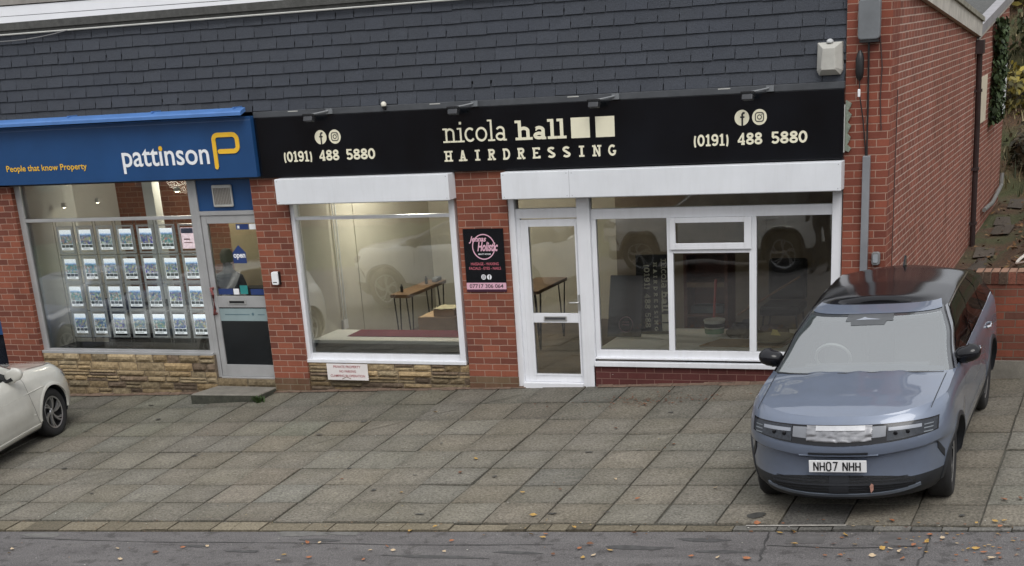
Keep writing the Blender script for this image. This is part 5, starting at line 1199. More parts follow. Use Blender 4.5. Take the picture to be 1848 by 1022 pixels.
def build_suv(root, pm, plate=True, tape=True):
    c = cS; body_parts(c, root, pm, M_CLAD)
    q3 = 1 / 30; sw = ((1, 11), (12, 21), (22, 26))
    lpart('cabin_shell', c.cabin([(5 * q3, 25 * q3)] + [(1 + a * q3, 1 + b * q3) for a, b in sw] + [(4 - b * q3, 4 - a * q3) for a, b in sw]), M_GLOSSB, root, ang=50)
    q = lambda a: .035 + .05 * (2 * abs(a - .5)) ** 6
    M_FRIT = mat('black_frit', (.05, .055, .06), .12, .1, coat=1)
    for a0, a1, t0, t1, na_, nt_ in ((.10, 5 * q3 + .004, .0, .955, 4, 14), (25 * q3 - .004, .90, .0, .955, 4, 14), (5 * q3 + .004, 25 * q3 - .004, .0, .105, 22, 3), (5 * q3 + .004, 25 * q3 - .004, .815, .955, 22, 4)): lpart('windscreen_surround', c.cpatch(a0, a1, t0, t1, .003, na_, nt_), M_FRIT, root)
    lpart('windscreen', c.cpatch(.145, .855, .07, .90, .006, 26, 12), M_WSCREEN, root)
    lpart('sensor_pod', c.cpatch(.435, .545, lambda a: .72 if .455 < a < .525 else .80, .925, .009, 22, 6), mat('pod_grey', (.075, .08, .085), .35), root); lpart('pod_window', c.cpatch(.47, .51, .83, lambda a: .835 + .06 * (1 - abs(a - .49) / .02), .011, 8, 2), M_DRL, root); 
    lpart('windscreen_header', c.cpatch(.12, .88, .93, .985, .008, 24, 3), pm, root)
    for sg, A in ((1, lambda u: 1 + u), (-1, lambda u: 4 - u)):
        for u0, u1 in ((.02, .378), (.39, .705), (.722, .90)):
            lpart('side_window', c.cpatch(A(u0), A(u1), .05, lambda a: .86, .004, 12, 6), M_SIDEG, root)
        lpart('window_trim', c.cpatch(A(.0), A(.93), .88, .905, .006, 24, 2), M_CHROME, root)
        lpart('pillar_trim', c.cpatch(.93 if sg > 0 else .07, .985 if sg > 0 else .015, .02, .93, .004, 3, 12), mat('pillar_grey', (.12, .125, .14), .2, coat=1) if sg > 0 else M_GLOSSB, root)
        mirror(root, -1.56, sg * .80, 1.15, sg, M_GLOSSB)
        for x in (-2.45, -3.42):
            p = c.side(x, .98, sg); h_ = MB().tube([p + Vector((.10, 0, .0)), p + Vector((.07, sg * .03, .004)), p + Vector((-.07, sg * .032, .004)), p + Vector((-.10, 0, 0))], .014, 8); lpart('door_handle', h_, M_CHROME, root)
        for x in (-1.52, -2.56, -3.36):
            lpart('door_gap', MB().grid([[c.side(x + d - (.0 if x > -3 else .25 * max(0, .7 - z)), z, sg, .0015) for z in [.42 + .06 * i for i in range(12)]] for d in (-.003, .003)]), M_SHUTL, root, sm=False)
        lpart('sill', MB().grid([[c.side(x, z, sg, .012) for x in [-1.4 - .18 * i for i in range(11)]] for z in (.24, .30, .37)]), M_CLAD, root)
        # wheel arch trim
        for xw in (SUV['xfw'], SUV['xrw']):
            an = [R(-8 + 196 * i / 28) for i in range(29)]
            rows = [[c.side(xw + r_ * math.cos(a), max(.2, .37 + r_ * math.sin(a)), sg, d) for a in an] for r_, d in ((.393, .004), (.40, .012), (.438, .008), (.444, -.004))]
            lpart('arch_trim', MB().grid(rows), M_CLAD, root)
    if True:
        zt = lambda y: .938 + .004 * (abs(y) / .8) ** 2; zb_ = lambda y: .765 + .06 * (abs(y) / .8) ** 1.6
        lpart('visor_panel', c.fpatch(-.845, .845, zb_, zt, .004, 40, 4), M_GLOSSB, root)
        for sg in (-1, 1):
            a, b = sorted((sg * .43, sg * .83))
            o = lpart('headlight', c.fpatch(a, b, lambda y: zb_(y) + .012, lambda y: zt(y) - .012, .010, 16, 3), M_LENS, root)
            a, b = sorted((sg * .44, sg * .71)); lpart('light_strip', c.fpatch(a, b, lambda y: zt(y) - .060, lambda y: zt(y) - .034, .016, 12, 2), M_DRL, o)
            for k in range(3): a, b = sorted((sg * .73, sg * .80)); lpart('light_strip', c.fpatch(a, b, lambda y, k=k: zt(y) - .050 - k * .030, lambda y, k=k: zt(y) - .041 - k * .030, .014, 4, 1), mat('dim_strip', (.16, .18, .20), .3), o)
            for y in (.50, .60): 
                p = c.frontn(sg * y, .845 + .02 * (y / .8), .016); lpart('lamp_eye', MB().lathe([(.0, .012), (.014, .01), (.02, .0)], p, 'x', 12), M_GLOSSB, o)
            a, b = sorted((sg * .835, sg * .885)); lpart('side_vent', c.fpatch(a, b, lambda y, sg=sg: .53 + 2.2 * (.885 - abs(y)), lambda y: .60 + 2.4 * (.885 - abs(y)), .006, 6, 3), M_CLAD, root)
            a, b = sorted((sg * .26, sg * .42)); lpart('centre_panel', c.fpatch(a, b, lambda y: zb_(y) + .05, lambda y: zt(y) - .018, .009, 8, 2), mat('frosted_panel', (.20, .21, .23), .3), root)
        if tape:
            mb = MB(); g = []; rr = random.Random(4); n, m = 60, 20
            for j in range(m + 1):
                r = []
                for i in range(n + 1):
                    y = lerp(-.285, .30, i / n) + .012 * noise.noise(Vector((j * .6, (i == 0) * 3 + (i == n) * 7, 1))); z = lerp(zb_(y) + .028, zt(y) - .006, j / m)
                    d = .014 + (.010 * abs(noise.noise(Vector((y * 5 + z * 9, z * 15 - y * 5, 2)))) + .006 * abs(noise.noise(Vector((y * 9 - z * 20, z * 14 + y * 8, 5))))) * (0 if j in (0, m) else 1)
                    r.append(c.frontn(y, z, d))
                g.append(r)
            lpart('tape_fold', c.fpatch(-.20, .24, lambda y: zt(y) - .052, lambda y: zt(y) - .008, .028, 14, 2), mat('bright_tape', (.55, .55, .56), .35, .1, 12, metal=.5), root)
            lpart('tape', mb.grid(g), mat('silver_tape', (.27, .27, .28), .36, .12, 20, metal=.8), root, ang=50, label='crinkled silver tape over the badge panel')
        for sg in (-1, 1):
            gp_ = []
            for i in range(12):
                x = lerp(-.30, -1.14, i / 11); W = c.w(1); y = W - .07 - .02 * (1 - i / 11); gp_.append(Vector((x, sg * y, c.zsh(x) + c.crown(x, y, W) + .0015)))
            lpart('bonnet_gap', MB().grid([[p + Vector((0, d, 0)) for p in gp_] for d in (-.0035, .0035)]), M_SHUTL, root, sm=False)
        lpart('upper_grille', c.fpatch(-.27, .27, lambda y: .652, lambda y: .672, .006, 12, 1), M_CLAD, root); lpart('upper_grille', c.fpatch(-.27, .27, lambda y: .688, lambda y: .706, .006, 12, 1), M_CLAD, root)
        for z0, y1 in ((.676, .36), (.645, .40)): lpart('grille_crease', c.fpatch(-y1, y1, lambda y: z0, lambda y: z0 + .006, .008, 20, 1), pm, root)
        lpart('lower_grille', c.fpatch(-.66, .66, lambda y: .31 + .04 * (abs(y) / .66) ** 2, lambda y: .475 - .05 * (abs(y) / .66) ** 3, .006, 30, 4), mat('grille_mesh', (.010, .011, .013), .5, .5, 60, bmp=.8, fine=150), root)
        for z in (.335, .36, .42, .445):
            lpart('grille_bar', c.fpatch(-.60, .60, lambda y, z=z: z, lambda y, z=z: z + .005, .010, 24, 1), M_CLAD, root)
        lpart('grille_divider', c.fpatch(-.09, .09, lambda y: .31, lambda y: .475, .012, 6, 3), M_CLAD, root); lpart('grille_rail', c.fpatch(-.64, .64, lambda y: .385, lambda y: .40, .014, 30, 1), M_CLAD, root)
        lpart('bumper_lip', c.fpatch(-.70, .70, lambda y: .27 + .06 * (abs(y) / .7) ** 3, lambda y: .30 + .06 * (abs(y) / .7) ** 3, .012, 30, 2), mat('lip_grey', (.12, .14, .17), .35), root)
        if plate:
            pl = lpart('number_plate', MB().box(-.005, .006, -.262, .262, .525, .639), M_PLATE, root, sm=False, bevel=.004)
            fr = lambda x, z, h: Vector((.0064 + h, x, z)); mb = MB(); w_ = .012; x = -.215; H_ = .079; zb2 = .542
            S_ = {'N': [([(0, 0), (0, 1)], 0), ([(0, 1), (1, 0)], 0), ([(1, 0), (1, 1)], 0)], 'H': [([(0, 0), (0, 1)], 0), ([(1, 0), (1, 1)], 0), ([(0, .5), (1, .5)], 0)], '0': [([(.3, 0), (.7, 0), (1, .18), (1, .82), (.7, 1), (.3, 1), (0, .82), (0, .18)], 1)], '7': [([(0, 1), (1, 1), (.35, 0)], 0)]}
            k = 0
            for ch in 'NH07 NHH':
                if ch == ' ': x += .034; continue
                for pts, cl in S_[ch]: k += 1; stroke(mb, [(x + a * .038, zb2 + b * H_) for a, b in pts], w_, bool(cl), fr, .002 + k * .0001)
                x += .058
            lpart('registration', mb, M_INK, pl, sm=False)
    for x in (SUV['xfw'], SUV['xrw']):
        for sg in (-1, 1): wheel(root, x, sg * .80, sg, SUV['R'], .225, 5, .235, True, R(3) if x > -2 else 0)
    lpart('aerial', MB().prism([(-3.72, 0, 1.55), (-3.89, 0, 1.55), (-3.90, 0, 1.65), (-3.87, 0, 1.655)], (0, .02, 0)), M_GLOSSB, root, sm=False)
    lpart('wiper', MB().tube([c.cabn(.40, .02, .02), c.cabn(.28, .05, .022), c.cabn(.16, .06, .02)], .009, 5), M_BLKPL, root); lpart('wiper', MB().tube([c.cabn(.80, .02, .02), c.cabn(.65, .05, .022), c.cabn(.47, .04, .02)], .009, 5), M_BLKPL, root)
    interior(root, SUV, c)
suv = thing('parked_car', 'blue grey SUV with black roof and silver tape over its badge, parked on the forecourt', 'car')
build_suv(suv, M_PGREY)
SX, SY = 7.80, -4.24
place_car(suv, SX, SY, gz(SX, SY) - .012, R(-90.5), .905)
mb = MB()
q = suv.matrix_world @ cS.frontn(.30, .375, .02); fw = suv.matrix_world.to_3x3() @ Vector((1, 0, 0))
mb.face([q + Vector(p) for p in ((-.008, -.01, -.05), (.012, -.012, -.02), (.010, -.014, .025), (-.006, -.012, .035), (-.02, -.01, .01))]); solo('fallen_leaf', mb, mat('pink_leaf', (.42, .22, .17), .7, .3, 30), 'pinkish leaf stuck to the lower grille of the blue grey SUV', 'leaf', weld=False)

# --- the white hatchback (only its right front corner is in view)
HAT = dict(L=4.05, z0=.19, R=.315, arch=.345, wk=.94, n=2.5, df0=.62, df1=.55, xfw=-.84, xrw=-3.40,
    zsh=[(0, .73), (.10, .80), (.25, .845), (.6, .89), (1.1, .945), (2.0, .95), (3.2, .98), (4.05, 1.0)],
    w=[(0, .80), (.15, .865), (.4, .885), (.65, .88), (.85, .855), (.95, .81), (1, .77)],
    xf=[(0, -.09), (.1, -.03), (.3, 0), (.55, -.005), (.75, -.04), (.9, -.10), (1, -.17)],
    ts=SUV['ts'], clad_t=.1,
    cab=dict(w=[(0, .76), (.5, .68), (.85, .59), (.95, .56), (1, .53)], xf=[(0, -1.02), (.9, -1.78), (1, -1.9)], xr=[(0, -3.98), (.5, -3.92), (.85, -3.70), (1, -3.5)], df=.28,
        zr=[(1.7, 1.37), (2.1, 1.42), (2.7, 1.44), (3.4, 1.41), (4, 1.36)], zt=[(0, 0), (.85, .90), (.95, .975), (1, 1)]))
cH = Car(HAT); M_PWHITE = paint('cream_white_paint', (.56, .55, .50)); M_PBLUE = paint('dark_blue_paint', (.012, .03, .10), .1)
def build_hatch(root, pm):
    c = cH; body_parts(c, root, pm, M_CLAD); q3 = 1 / 30; sw = ((1, 13), (15, 25)); lpart('cabin_shell', c.cabin([(4 * q3, 26 * q3)] + [(1 + a * q3, 1 + b * q3) for a, b in sw] + [(4 - b * q3, 4 - a * q3) for a, b in sw]), pm, root, ang=50)
    lpart('windscreen', c.cpatch(.11, .89, .03, .92, .005, 24, 10), M_WSCREEN, root)
    for sg, A in ((1, lambda u: 1 + u), (-1, lambda u: 4 - u)):
        for u0, u1 in ((.03, .46), (.49, .86)): lpart('side_window', c.cpatch(A(u0), A(u1), .05, .87, .004, 12, 6), M_SIDEG, root)
        mirror(root, -1.60, sg * .76, .985, sg, pm)
        a, b = sorted((sg * .45, sg * .83)); o = lpart('headlight', c.fpatch(a, b, lambda y: .63 + .10 * (abs(y) - .5), lambda y: .725 + .05 * (abs(y) - .5), .008, 14, 3), mat('clear_lamp', (.16, .20, .25), .08, .4, 30, coat=1), root); a, b = sorted((sg * .55, sg * .76)); lpart('light_strip', c.fpatch(a, b, lambda y: .625 + .10 * (abs(y) - .5), lambda y: .645 + .10 * (abs(y) - .5), .012, 8, 1), M_DRL, o)
        pts = [c.side(-1.24 - .10 * math.sin((z - .3) * 3.2) * 1.0, z, sg, .0015) for z in [.30 + .05 * i for i in range(13)]]
        lpart('door_gap', MB().grid([[p + Vector((d, 0, 0)) for p in pts] for d in (-.003, .003)]), M_SHUTL, root, sm=False)
        pts = [c.side(-2.34, z, sg, .0015) for z in [.30 + .05 * i for i in range(13)]]; lpart('door_gap', MB().grid([[p + Vector((d, 0, 0)) for p in pts] for d in (-.003, .003)]), M_SHUTL, root, sm=False)
        lpart('sill', MB().grid([[c.side(x, z, sg, d) for x in [-1.22 - .18 * i for i in range(11)]] for z, d in ((.20, -.01), (.215, .018), (.25, .022), (.275, .012), (.28, -.002))]), pm, root)
        lpart('side_crease', MB().grid([[c.side(x, z + .02 * (x + 1.2) * -.3, sg, d) for x in [-.98 - .12 * i for i in range(22)]] for z, d in ((.70, -.002), (.708, .007), (.716, -.002))]), pm, root)
        lpart('side_crease', MB().grid([[c.side(x, z, sg, d) for x in [-1.3 - .1 * i for i in range(18)]] for z, d in ((.40, -.002), (.415, .008), (.43, -.002))]), pm, root)
        lpart('bonnet_crease', MB().grid([[Vector((x, sg * (c.w(1) - .03 + .0 * x), c.zsh(x) + d + c.crown(x, c.w(1) - .03, c.w(1)))) + Vector((0, sg * o2, 0)) for x in [-.35 - .1 * i for i in range(8)]] for o2, d in ((-.004, .001), (.0, .0035), (.004, .0))]), M_SHUTL, root)
        for x in (HAT['xfw'], HAT['xrw']):
            an = [R(-4 + 188 * i / 28) for i in range(29)]
            lpart('arch_lip', MB().grid([[c.side(x + r_ * math.cos(a), .325 + r_ * math.sin(a), sg, d) for a in an] for r_, d in ((.343, -.02), (.345, .006), (.372, .008), (.39, -.003))]), pm, root)
        p = c.side(-2.1, .83, sg); lpart('door_handle', MB().tube([p + Vector((.09, 0, 0)), p + Vector((.06, sg * .03, 0)), p + Vector((-.06, sg * .03, 0)), p + Vector((-.09, 0, 0))], .013, 8), pm, root)
    lpart('grille', c.fpatch(-.48, .48, lambda y: .62, lambda y: .69, .006, 20, 2), M_GLOSSB, root); lpart('lower_grille', c.fpatch(-.62, .62, lambda y: .26, lambda y: .38, .006, 24, 2), M_CLAD, root)
    lpart('number_plate', MB().box(.01, .02, -.26, .26, .42, .53), M_PLATE, root, sm=False)
    lpart('cowl', c.cpatch(.10, .90, -.0, .045, .012, 20, 2), M_BLKPL, root)
    for x in (HAT['xfw'], HAT['xrw']):
        for sg in (-1, 1): wheel(root, x, sg * .765, sg, HAT['R'], .20, 6, .205, True)
    interior(root, HAT, c)
hat = thing('parked_car', 'cream white hatchback with silver alloy wheel cut off by the left edge', 'car')
build_hatch(hat, M_PWHITE)
HX, HY = -3.13, -1.0
place_car(hat, HX, HY, gz(HX, HY) - .012, R(97), .93)
def dup(o, parent=None):
    c = o.copy(); COL.objects.link(c)
    if parent: c.parent = parent; c.matrix_parent_inverse = o.matrix_parent_inverse
    for ch in list(o.children): dup(ch, c)
    return c
def repaint(o, a, b):
    for ch in [o] + list(o.children_recursive):
        if ch.type == 'MESH' and any(m == a for m in ch.data.materials):
            ch.data = ch.data.copy()
            for i, m in enumerate(ch.data.materials):
                if m == a: ch.data.materials[i] = b
c = dup(hat); c['label'] = 'dark blue hatchback mirrored in the card window, beyond the left edge'; repaint(c, M_PWHITE, M_PBLUE); place_car(c, -6.6, -2.2, gz(-6.6, -2.2) - .02, R(94), .93)
c = dup(suv); c['label'] = 'white SUV on the road mirrored in the middle shop window'; M_PW2 = paint('white_paint', (.72, .72, .70)); repaint(c, M_PGREY, M_PW2)
place_car(c, -3.45, -8.85, zroad(-1.2, -8.85), R(181), .97, False)
c2 = dup(c); c2['label'] = 'white SUV on the road mirrored in the right hand shop window'; place_car(c2, .4, -11.7, zroad(2.5, -11.7) + .04, R(180), .97, False)

# ================================================================== RIGHT HAND SIDE
t = thing('garden_wall', 'old red brick garden wall with a brick on edge coping behind the SUV', 'wall', (10.3, .2, .1))
part('wall', MB().box(8.26, 20, .12, .34, -.02, 1.045, du=.07, dv=.02), M_BRICKG, t)
mb = MB(); x = 8.36; rr = random.Random(3)
while x < 20:
    wd = .068 + rr.random() * .008; v = rr.gauss(1, .2); c = (.20 * v, .075 * v, .05 * v) if rr.random() < .6 else (.11 * v, .07 * v, .05 * v)
    mb.box(x, x + wd, .105 + rr.gauss(0, .004), .35, 1.047, 1.165 + rr.gauss(0, .004), c); mb.box(x + .002, x + wd - .002, .108, .35, 1.1652, 1.17, (.33, .19, .13)); x += wd + .010
part('coping', mb, vcol_mat('coping_brick', .9, 40, .45, .8), t, weld=False); part('coping_mortar', MB().box(8.36, 20, .115, .34, 1.046, 1.155), mat('old_mortar', (.20, .15, .115), .95, .3, 20), t)
part('loose_brick', MB().box(8.25, 8.34, .11, .34, 1.047, 1.10), mat('pale_brick', (.30, .20, .15), .9, .3, 20), t); part('footing', MB().box(8.27, 20, .085, .12, -.05, .26), M_CONC, t)
mb = MB(); P = [(8.9, 4.6), (8.62, 4.75), (8.40, 5.1), (8.42, 5.55), (8.62, 5.8), (8.95, 5.7), (9.2, 5.2), (8.8, 4.2), (8.45, 3.9), (8.35, 3.4)]
S2 = []
for i in range(len(P) - 1):
    for k in range(6):
        p0, p1, p2, p3 = P[max(i-1, 0)], P[i], P[i+1], P[min(i+2, len(P)-1)]; u = k / 6
        h = lambda a, b, c_, d: .5 * (2*b + (c_ - a) * u + (2*a - 5*b + 4*c_ - d) * u*u + (3*b - a - 3*c_ + d) * u**3)
        x, y = h(p0[0], p1[0], p2[0], p3[0]), h(p0[1], p1[1], p2[1], p3[1]); S2.append((x, y, zb(x, y) + .05))
solo('hose', mb.tube(S2, .022, 6), mat('white_hose', (.62, .58, .52), .5), 'loop of white hose lying on the leafy earth behind the garden wall', 'hose', sm=True)
def leafcloud(mb, c, r, n, size, cols, seed, flat=.0):
    rr = random.Random(seed)
    for i in range(n):
        d = Vector((rr.gauss(0, 1), rr.gauss(0, 1), rr.gauss(0, 1))).normalized(); q = (.35 + .65 * rr.random() ** .5) * (1 + .5 * noise.noise(d * 1.8 + Vector((seed, 0, 0))))
        p = Vector((c[0] + d.x * r[0] * q, c[1] + d.y * r[1] * q, c[2] + d.z * r[2] * q)); s = size * rr.uniform(.6, 1.5); o = (d + Vector((rr.gauss(0, .7), rr.gauss(0, .7), rr.gauss(.3, .7)))).normalized().to_track_quat('Z', 'Y') @ Matrix.Rotation(rr.random() * 6, 3, 'Z').to_quaternion()
        k = rr.choice(cols); v = rr.uniform(.6, 1.4)
        mb.face([p + o @ Vector((a * s, b * s, 0)) for a, b in ((0, -1), (.55, -.2), (.3, .8), (-.3, .8), (-.55, -.2))], None, tuple(x * v for x in k))
M_LEAF = vcol_mat('bush_leaf', .7, 20, .3, 0)
GR = [(.055, .065, .025), (.04, .05, .02), (.09, .085, .035)]; YE = [(.30, .24, .05), (.20, .17, .05), (.12, .11, .04)]; DK = [(.05, .045, .025), (.08, .055, .03), (.11, .085, .05)]; PA = [(.30, .26, .14), (.22, .19, .10), (.34, .29, .17)]
BU = [((8.0, 14.3, .95), (.75, .7, .75), 1500, .06, DK, 'dark twiggy shrub at the back corner of the brick building'), ((8.9, 15.2, 1.5), (.9, .9, .8), 1500, .06, DK, 'brown green shrub right of the dark twiggy one'), ((7.35, 16.0, 2.0), (.7, .6, .55), 900, .06, YE, 'bright yellow leaved bush on the bank behind the building'),
      ((8.2, 17.5, 2.9), (1.2, 1.0, .9), 1600, .07, GR, 'green bush higher on the bank at the right edge'), ((6.0, 19.5, 4.3), (1.6, 1.0, 1.0), 1500, .08, YE, 'yellow autumn tree crown seen between the two roofs'), ((3.6, 21, 4.9), (1.8, 1.2, 1.0), 1200, .09, PA, 'pale dry foliage left of the yellow crown between the roofs'), ((7.6, 20.0, 4.4), (1.6, 1.2, 1.2), 1700, .08, PA, 'pale straw coloured bush above the green one on the bank'), ((9.6, 13.0, 1.9), (.9, .8, .7), 900, .07, PA, 'straw coloured scrub over the garden wall path')]
for i, (c_, r_, n_, s_, k_, lb) in enumerate(BU):
    t = thing('bush', lb, 'bush', (c_[0], c_[1], zb(c_[0], c_[1])), 'bushes on the bank'); mb = MB(); leafcloud(mb, c_, r_, n_, s_, k_, i + 3); part('crown', mb, M_LEAF, t, weld=False)
    mb = MB()
    for j in range(5): a = j * 1.3 + i; mb.tube([(c_[0], c_[1], zb(c_[0], c_[1]) - .1), (c_[0] + .25 * r_[0] * math.cos(a), c_[1] + .25 * r_[1] * math.sin(a), lerp(zb(c_[0], c_[1]), c_[2], .7)), (c_[0] + .7 * r_[0] * math.cos(a), c_[1] + .7 * r_[1] * math.sin(a), c_[2] + .4 * r_[2])], [.04, .028, .01], 5)
    part('stem', mb, mat('bark', (.05, .038, .028), .9, .3), t)
mb = MB(); rr = random.Random(11)
for i in range(9000):
    y = rr.uniform(13.0, 26); x = rr.uniform(4.5, 12)
    if y < 13.4 and x < 7.7: continue
    b = Vector((x, y, zb(x, y) - .02)); l = rr.uniform(.08, .30) * (1 + .6 * noise.noise(Vector((x, y, 0)))); a = rr.random() * 6.3; d = Vector((math.cos(a) * .5, math.sin(a) * .5, 1)) * l; s = Vector((-math.sin(a), math.cos(a), 0)) * .016
    k = rr.choice(PA + GR + PA); v = rr.uniform(.6, 1.3); mb.face([b - s, b + s, b + d], None, tuple(q_ * v for q_ in k))
o = structure('bank_grass', mb, M_LEAF, weld=False); o['kind'] = 'stuff'
mb = MB()
for i in range(1500):
    y = rr.uniform(.6, 12.5); x = rr.uniform(7.5, 10)
    if rr.random() < .5 and x < 8.1: continue
    b = Vector((x, y, zb(x, y) + .035)); n_ = Vector((rr.gauss(0, .5), rr.gauss(0, .5), 1)).normalized().to_track_quat('Z', 'Y') @ Matrix.Rotation(rr.random() * 6, 3, 'Z').to_quaternion(); s = rr.uniform(.03, .06); k = rr.choice([(.16, .075, .03), (.10, .05, .025), (.22, .13, .06), (.07, .04, .022), (.12, .10, .05)])
    mb.face([b + n_ @ Vector((p * s, q_ * s, 0)) for p, q_ in ((0, -1), (.5, 0), (0, 1), (-.5, 0))], None, k)
o = structure('leaf_litter', mb, M_LEAF, weld=False); o['kind'] = 'stuff'
# white clad roof structure rising behind the parapet on the left
t = thing('roof_structure', 'white horizontally boarded roof structure behind the parapet at top left', 'roof structure', (-5, 3, 4.0))
mb = MB(); a, b = (-9.5, 2.4), (2.4, 3.3)
for k in range(5): mb.prism([(a[0], a[1], 3.9 + k * .135), (b[0], b[1], 3.82 + k * .135), (b[0], b[1], 3.945 + k * .135), (a[0], a[1], 4.03 + k * .135)], (0, .4, 0))
part('boarding', mb, mat('white_boarding', (.88, .89, .92), .5, .04, 2), t)
part('cap', MB().prism([(-9.5, 2.385, 4.585), (2.4, 3.285, 4.50), (2.4, 4.2, 4.50), (-9.5, 4.2, 4.585)], (0, 0, .12)), mat('grey_brown_cap', (.28, .26, .24), .8, .2), t)

# ================================================================== ACROSS THE ROAD (only mirrored in glass and paint)
t = thing('terrace', 'brick terrace across the road mirrored darkly in the black shop sign', 'building', (0, -27, -1))
part('wall', MB().box(-40, 45, -31, -27, -3, 4.6), brick_mat('far_brick', (.20, .09, .06), (.16, .075, .05), (.25, .2, .16)), t)
part('roof', MB().prism([(-40, -26.6, 4.6), (-40, -29, 6.6), (-40, -31.4, 4.6)], (85, 0, 0)), mat('far_slate', (.06, .06, .065), .8, .2), t)
mb = MB()
for i in range(20):
    for z in (-.2, 2.3): mb.box(-38 + i * 4.2, -36.6 + i * 4.2, -26.98, -26.9, z, z + 1.3)
part('windows', mb, mat('far_window', (.10, .11, .12), .1, .2), t)

t = thing('person', 'person in dark clothes standing by the road, mirrored in the right shop window', 'person', (4.75, -10.25, zroad(4.75, -10.25)))
V = [(0,0,.95),(0,0,1.15),(0,0,1.38),(0,0,1.48),(0,0,1.53),(0,.01,1.63),(-.2,0,1.38),(.2,0,1.38),(-.26,.02,1.1),(.26,.02,1.1),(-.25,.1,.86),(.25,.1,.86),(-.1,0,.88),(.1,0,.88),(-.11,.02,.48),(.12,.0,.48),(-.11,-.02,.07),(.14,-.02,.07),(-.11,.14,.03),(.14,.14,.03)]
E_ = [(0,1),(1,2),(2,3),(3,4),(4,5),(2,6),(2,7),(6,8),(7,9),(8,10),(9,11),(0,12),(0,13),(12,14),(13,15),(14,16),(15,17),(16,18),(17,19)]
Rr = [(.16,.11),(.16,.11),(.17,.11),.06,.07,.09,.075,.075,.055,.055,.04,.04,.095,.095,.07,.07,.05,.05,.04,.04]
person_mesh('body', V, E_, Rr, mat('dark_coat', (.02, .022, .03), .9, .2), t)
part('head', MB().lathe([(0, -.12), (.05, -.11), (.075, -.05), (.083, .02), (.07, .08), (.04, .115), (0, .125)], (4.75, -10.24, t.location.z + 1.63), 'z', 18), M_SKIN, t, sm=True)
part('hair', MB().lathe([(.088, .0), (.092, .04), (.085, .085), (.055, .13), (0, .142)], (4.75, -10.252, t.location.z + 1.63), 'z', 18), M_HAIR, t, sm=True)
part('nose', MB().prism([(4.735, -10.165, t.location.z + 1.60), (4.765, -10.165, t.location.z + 1.60), (4.75, -10.162, t.location.z + 1.655)], (0, .022, -.004)), M_SKIN, t)

# ================================================================== FALLEN LEAVES
LR = [(3.94,-4.58,'y'),(5.14,-4.59,'y'),(5.28,-4.58,'o'),(6.01,-4.96,'y'),(5.54,-5.09,'b'),(5.9,-5.09,'p'),(5.83,-5.15,'y'),(4.47,-4.82,'o'),(3.91,-5.0,'o'),(3.8,-5.12,'p'),(4.02,-5.1,'p'),(5.51,-4.47,'y'),(6.08,-4.51,'o'),(5.29,-4.68,'y'),(6.74,-5.05,'o'),(6.97,-5.07,'p'),(7.22,-5.08,'o'),(4.17,-4.52,'y'),(5.72,-4.93,'o'),(5.78,-4.82,'b'),(3.85,-5.35,'o'),(4.52,-5.1,'p'),(7.34,-4.43,'y'),(7.45,-4.4,'y'),(7.89,-4.45,'y'),(7.52,-4.7,'y'),(7.83,-4.67,'o'),(8.01,-4.68,'y'),(8.24,-4.76,'y'),(8.3,-4.76,'p'),(8.38,-4.82,'p'),(8.47,-4.67,'o'),(8.53,-4.74,'o'),(8.56,-4.58,'y'),(8.56,-4.41,'o'),(8.67,-4.48,'p'),(8.9,-4.73,'y'),(8.95,-4.71,'y'),(9.02,-4.79,'o'),(9.09,-4.91,'p'),(9.13,-4.82,'o'),(8.9,-4.18,'y'),(9.11,-4.12,'y'),(9.09,-4.25,'o'),(7.94,-4.94,'o'),(8.03,-5.03,'o'),(8.19,-4.94,'p'),(8.43,-4.98,'o'),(8.36,-4.31,'o'),(7.21,-5.07,'o'),(.02,-5.46,'p'),(-.04,-5.34,'p'),(1.15,-5.25,'p'),(1.64,-5.33,'b'),(2.08,-5.12,'p'),(3.19,-4.95,'p'),(3.07,-4.96,'o'),(3.03,-5.44,'p'),(3.01,-5.29,'y'),(1.38,-5.53,'p'),(1.84,-5.17,'o'),(3.29,-5.33,'o')]
LP = [(5.01,-4.18,'y'),(3.77,-2.61,'y'),(5.75,-2.15,'o'),(3.4,-3.63,'y'),(4.67,-3.58,'y'),(5.86,-3.72,'o'),(2.54,-3.26,'b'),(3.78,-3.04,'b'),(5.02,-3.49,'b'),(5.48,-3.19,'p'),(5.02,-.77,'b'),(4.96,-1.61,'b'),(2.57,-.98,'p'),(6.51,-3.4,'p'),(9.04,-4.13,'y'),(8.22,-4.16,'o'),(9.06,-3.62,'o'),(9.19,-3.59,'b'),(7.11,-4.28,'o')]
LC = {'y': ('yellow', (.44, .27, .07)), 'o': ('orange', (.34, .13, .055)), 'b': ('brown', (.16, .07, .035)), 'p': ('pale', (.55, .42, .27))}
SHP = [(0, -1.1), (.1, -.75), (.42, -.55), (.55, -.1), (.42, .35), (.22, .6), (0, 1), (-.25, .55), (-.5, .3), (-.55, -.15), (-.38, -.6), (-.1, -.75)]
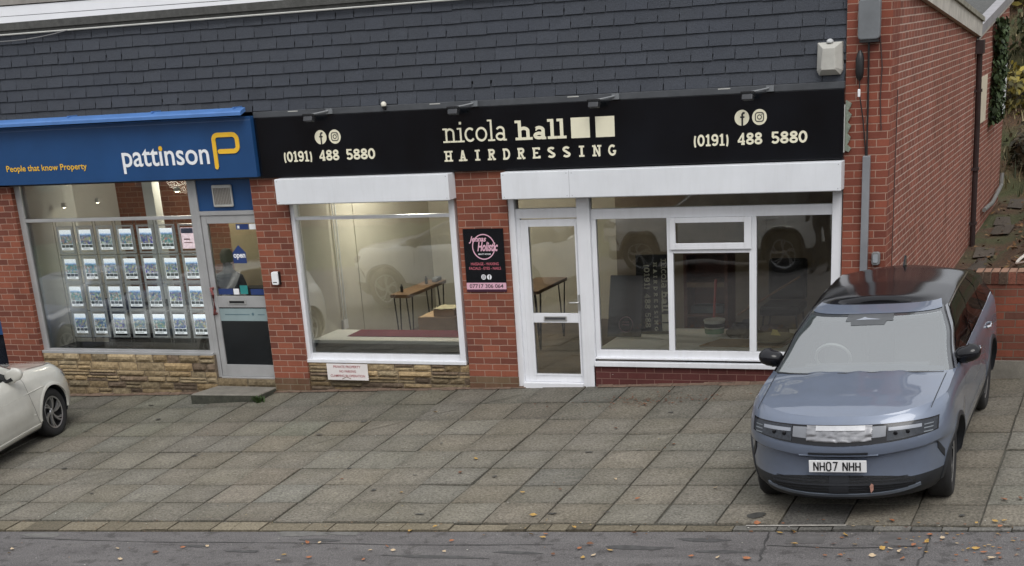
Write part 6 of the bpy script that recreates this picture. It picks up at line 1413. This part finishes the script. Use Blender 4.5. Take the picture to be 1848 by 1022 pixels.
for k, (ab, (nm, col)) in enumerate(LC.items()):
    mm = mat(nm + '_leaf', col, .7, .35, 25)
    for where, zf, L_, sfx in (('road', zroad, LR, 'on the dark asphalt road'), ('pavement', gz, LP, 'on the paving slabs')):
        for (x, y, c_) in L_:
            if c_ != ab: continue
            s = rnd.uniform(.024, .040); a = rnd.random() * 6.3; z = max(zf(x, y), -9) + .012; cu = rnd.uniform(.1, .5); mb = MB()
            if where == 'road' and y > ykerb2(x): z = gz(x, y) + .014
            tx, ty = rnd.gauss(0, .25), rnd.gauss(0, .25)
            V = [Vector((p * s * math.cos(a) - q_ * s * math.sin(a), p * s * math.sin(a) + q_ * s * math.cos(a), abs(p) * s * cu * 1.5 + q_ * q_ * s * .25 + p * s * tx)) + Vector((x, y, z)) for p, q_ in SHP]
            m0 = Vector((x, y, z)); 
            for i in range(len(V)): mb.face([m0, V[i], V[(i + 1) % len(V)]])
            solo('fallen_leaf', mb, mm, nm + ' fallen leaf ' + sfx, 'leaf', nm + ' leaves ' + sfx)
mb = MB()
for i in range(420):
    x = rnd.uniform(-4, 10); y = rnd.uniform(-5.7, 0) if rnd.random() < .6 else rnd.uniform(-4.7, -4.3) + .04 * (x - 3)
    rd = y < ykerb2(x); z = (zroad if rd else gz)(x, y) + (.006 if rd else .009); s = rnd.uniform(.004, .011); a = rnd.random() * 6
    if -.05 > y > -.5 and rnd.random() < .5: x = rnd.uniform(4.4, 5.8)
    c = rnd.choice([(.5, .48, .42), (.35, .2, .1), (.25, .13, .06), (.5, .38, .18), (.6, .58, .54)])
    mb.face([(x + s * math.cos(a + q_), y + s * math.sin(a + q_), z) for q_ in (0, 1.3, 2.9, 4.4)], None, c)
o = structure('ground_specks', mb, M_LEAF, weld=False); o['kind'] = 'stuff'
mb = MB()
for i in range(160):
    x = rnd.gauss(5.05, .42); y = rnd.gauss(-.62, .13) + .10 * (x - 5); s = rnd.uniform(.008, .02); a = rnd.random() * 6; v = rnd.uniform(.7, 1.4)
    mb.face([(x + s * math.cos(a + q_), y + s * .7 * math.sin(a + q_), gz(x, y) + .011 + q_ * .001) for q_ in (0, 1.3, 2.9, 4.4)], None, (.17 * v, .06 * v, .03 * v))
for i in range(70):
    x = 9.3 - abs(rnd.gauss(0, .8)); y = rnd.uniform(-5.0, -4.15); rd = y < ykerb2(x); z = (zroad if rd else gz)(x, y) + .012; s = rnd.uniform(.008, .022); a = rnd.random() * 6
    mb.face([(x + s * math.cos(a + q_), y + s * .7 * math.sin(a + q_), z + .004 * rnd.random()) for q_ in (0, 1.3, 2.9, 4.4)], None, rnd.choice([(.30, .12, .05), (.40, .24, .08), (.20, .09, .05), (.42, .32, .2)]))
o = structure('leaf_fragments', mb, M_LEAF, weld=False); o['kind'] = 'stuff'
